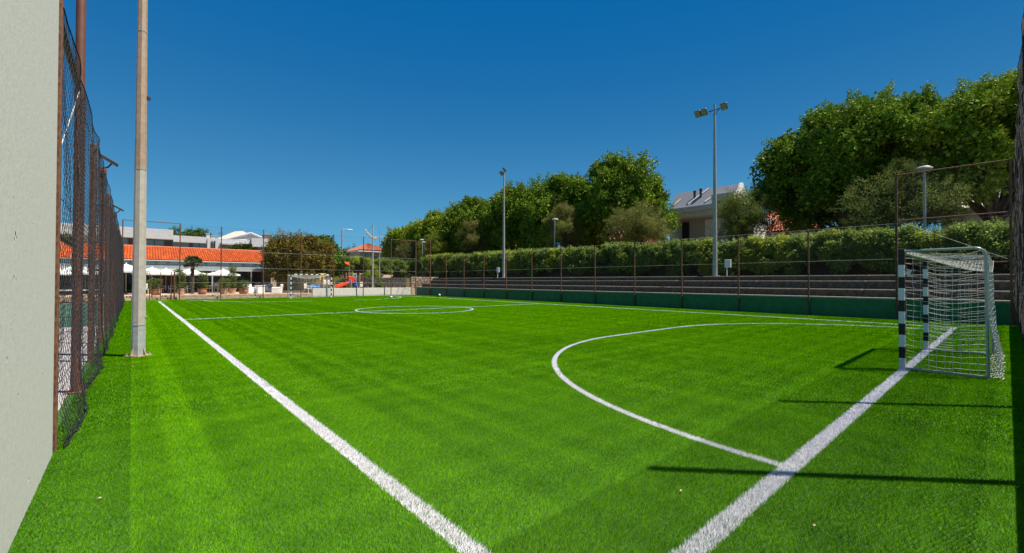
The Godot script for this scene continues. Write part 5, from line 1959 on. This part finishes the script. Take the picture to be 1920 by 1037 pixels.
	for k in nrow:
		var t := (k + 0.5) / nrow
		var c0 := Vector3(lerpf(X + 0.5, XR, t), lerpf(band_top + 0.06, ry + 0.01, t), 0)
		var up := Vector3(-(ry - band_top), XR - X - 0.5, 0).normalized()
		var al := Vector3(XR - X - 0.5, ry - band_top, 0).normalized()
		var tm := MB.new()
		tm.box(Vector3(c0.x, c0.y, (zl + zr1) * 0.5) + up * 0.015, Vector3((zr1 - zl - 0.5), 0.035, 0.19), Basis(Vector3(0, 0, 1), up.rotated(Vector3.BACK, 0.12), Vector3(0, 0, 1).cross(up.rotated(Vector3.BACK, 0.12))))
		sub("tile_course", tm, M.slate, rso)
	for u in [[1264.0, 386.0, 1277.0, 375.0], [1290.0, 384.5, 1330.0, 354.5], [1322, 380, 1334.0, 372.0]]:
		var q0 := slope_hit(u[0], u[1], X + 0.5, band_top + 0.06, XR, ry)
		var q1 := slope_hit(u[2], u[3], X + 0.5, band_top + 0.06, XR, ry)
		var rb := MB.new()
		rb.tube(q0 + Vector3(0, 0.08, 0), q1 + Vector3(0, 0.08, 0), 0.10, 0.10, 4)
		wp("roof_rib", rb, M.house_pale, h)
	for u in [[1302.5, 372, 358], [1314, 370, 354]]:
		var q0 := slope_hit(u[0], u[1], X + 0.5, band_top + 0.06, XR, ry)
		var top := on_x(u[0], u[2], q0.x)
		var fl := MB.new()
		fl.tube(q0 - Vector3(0, 0.2, 0), Vector3(q0.x, top.y, q0.z), 0.13, 0.13, 10)
		fl.tube(Vector3(q0.x, top.y - 0.14, q0.z), Vector3(q0.x, top.y, q0.z), 0.17, 0.17, 10)
		wp("flue", fl, M.pipe, h)
	# gable end and the boxes around it
	var gq := MB.new()
	var gl := Vector3(X + 0.5, band_top, zr1 - 0.1)
	for o in [0.0, -0.35]:
		gq.tri(Vector3(X + 0.3, band_top - 0.05, zr1 + o), Vector3(xb + 0.2, band_top - 0.05, zr1 + o), Vector3(XR, ry + 0.12, zr1 + o))
	gq._oq(Vector3(XR, 2, zr1), Vector3(X + 0.3, band_top - 0.05, zr1), Vector3(XR, ry + 0.12, zr1), Vector3(XR, ry + 0.12, zr1 - 0.35), Vector3(X + 0.3, band_top - 0.05, zr1 - 0.35))
	gq._oq(Vector3(XR, 2, zr1), Vector3(xb + 0.2, band_top - 0.05, zr1), Vector3(XR, ry + 0.12, zr1), Vector3(XR, ry + 0.12, zr1 - 0.35), Vector3(xb + 0.2, band_top - 0.05, zr1 - 0.35))
	wp("gable_wall", gq, M.house_pale, h)
	var bx := MB.new()
	var d0 := on_x(1334, 366, X - 0.1)
	bx.span(Vector3(X - 0.1, on_x(1375, 372, X).y, d0.z), Vector3(X + 2.2, on_x(1375, 360, X).y, zr1 + 0.05))
	wp("dormer_box", bx, M.house_conc, h)
	var ew := MB.new()
	ew.span(Vector3(X + 1.0, 1.7, zr1 - 0.75), Vector3(xb, band_top - 0.1, zr1 - 0.45))
	wp("end_wall", ew, M.house_pale, h)
	# pale annex
	var z3 := zr1 + 1.0
	var an0 := on_z(1412, 402, z3)
	var an1 := on_z(1466, 414, z3)
	var ax := thing("pale_annex", "pale plastered annex wall with a small window right of the grey house", "building", Vector3(an0.x + 2, 1.86, z3))
	var am := MB.new()
	am.col = Color.WHITE
	am._oq(Vector3(an0.x + 2, 4, z3 - 3), Vector3(an0.x, 1.7, z3), Vector3(an1.x, 1.7, z3), Vector3(an1.x, an1.y, z3), Vector3(an0.x, an0.y, z3))
	am._oq(Vector3(an0.x + 2, 4, z3 - 3), Vector3(an0.x, an0.y, z3), Vector3(an1.x, an1.y, z3), Vector3(an1.x, an1.y, z3 - 5), Vector3(an0.x, an0.y, z3 - 5))
	am._oq(Vector3(an0.x + 2, 4, z3 - 3), Vector3(an0.x, 1.7, z3), Vector3(an0.x, an0.y, z3), Vector3(an0.x, an0.y, z3 - 5), Vector3(an0.x, 1.7, z3 - 5))
	am._oq(Vector3(an0.x + 2, 4, z3 - 3), Vector3(an1.x, 1.7, z3), Vector3(an1.x, an1.y, z3), Vector3(an1.x, an1.y, z3 - 5), Vector3(an1.x, 1.7, z3 - 5))
	wp("wall", am, M.house_pale, ax)
	for q in [[1431.5, 1439.5, 415, 419.5], [1447, 1454, 418, 426]]:
		var wf := wp("window", zrect(q[0], q[1], q[2], q[3], z3 + 0.03, 0.08), M.dark_panel, ax)
		sub("pane", zrect(q[0] + 0.4, q[1] - 0.4, q[2] + 0.4, q[3] - 0.4, z3 + 0.05, 0.01), M.glass, wf)
	var dp := on_z(1447.5, 410, z3 + 1.0)
	var pl := MB.new()
	pl.tube(Vector3(dp.x, 1.84, z3 + 1.0), Vector3(dp.x, dp.y, z3 + 1.0), 0.07, 0.06, 8)
	pl.ball(Vector3(dp.x, dp.y, z3 + 1.0), 0.09, 8, 6)
	solo("grey_post", pl, M.lamp_grey, "thin grey post in front of the pale annex wall", "post")
func slope_hit(u: float, v: float, x0: float, y0: float, x1: float, y1: float) -> Vector3:
	var n := Vector3(-(y1 - y0), x1 - x0, 0).normalized()
	var d := ray(u, v)
	return EYE + d * ((Vector3(x0, y0, 0) - EYE).dot(n) / d.dot(n))

func _ready():
	cam_basis = Basis.from_euler(Vector3(PITCH, -YAW, ROLL))
	var cam := Camera3D.new()
	cam.name = "camera"
	cam.transform = Transform3D(cam_basis, EYE)
	cam.fov = rad_to_deg(2.0 * atan(518.5 / FOCAL))
	cam.near = 0.05
	cam.far = 3000.0
	add_child(cam)
	cam.current = true
	var env := Environment.new()
	env.background_mode = Environment.BG_SKY
	var sky := Sky.new()
	var sm := ProceduralSkyMaterial.new()
	sm.sky_top_color = lin(.0, .1255 / EXPOSE, .381 / EXPOSE)
	sm.sky_horizon_color = lin(.19 / EXPOSE, .57 / EXPOSE, .83 / EXPOSE)
	sm.sky_curve = 0.12
	sm.ground_bottom_color = lin(.12, .12, .09)
	sm.ground_horizon_color = lin(.25, .32, .36)
	sm.sun_angle_max = 1.0
	sky.sky_material = sm
	env.sky = sky
	env.tonemap_mode = Environment.TONE_MAPPER_LINEAR
	env.tonemap_exposure = EXPOSE
	env.sdfgi_enabled = true
	env.ssao_enabled = true
	env.ssil_enabled = true
	var we := WorldEnvironment.new()
	we.name = "world_environment"
	we.environment = env
	add_child(we)
	var sun := DirectionalLight3D.new()
	sun.name = "sun"
	sun.light_energy = 1.55
	sun.light_color = Color(1.0, 0.965, 0.90)
	sun.light_angular_distance = 0.53
	sun.shadow_enabled = true
	add_child(sun)
	sun.look_at_from_position(SUN * 100.0, Vector3.ZERO, Vector3.UP)
	build_materials()
	build_far_ground()
	build_turf()
	build_left()
	build_side_fence()
	build_terrace()
	build_far_fence()
	build_restaurant()
	build_white_building()
	build_houses()
	build_trees()
	build_goals()
	build_lamps()
	build_furniture()
	build_playground()
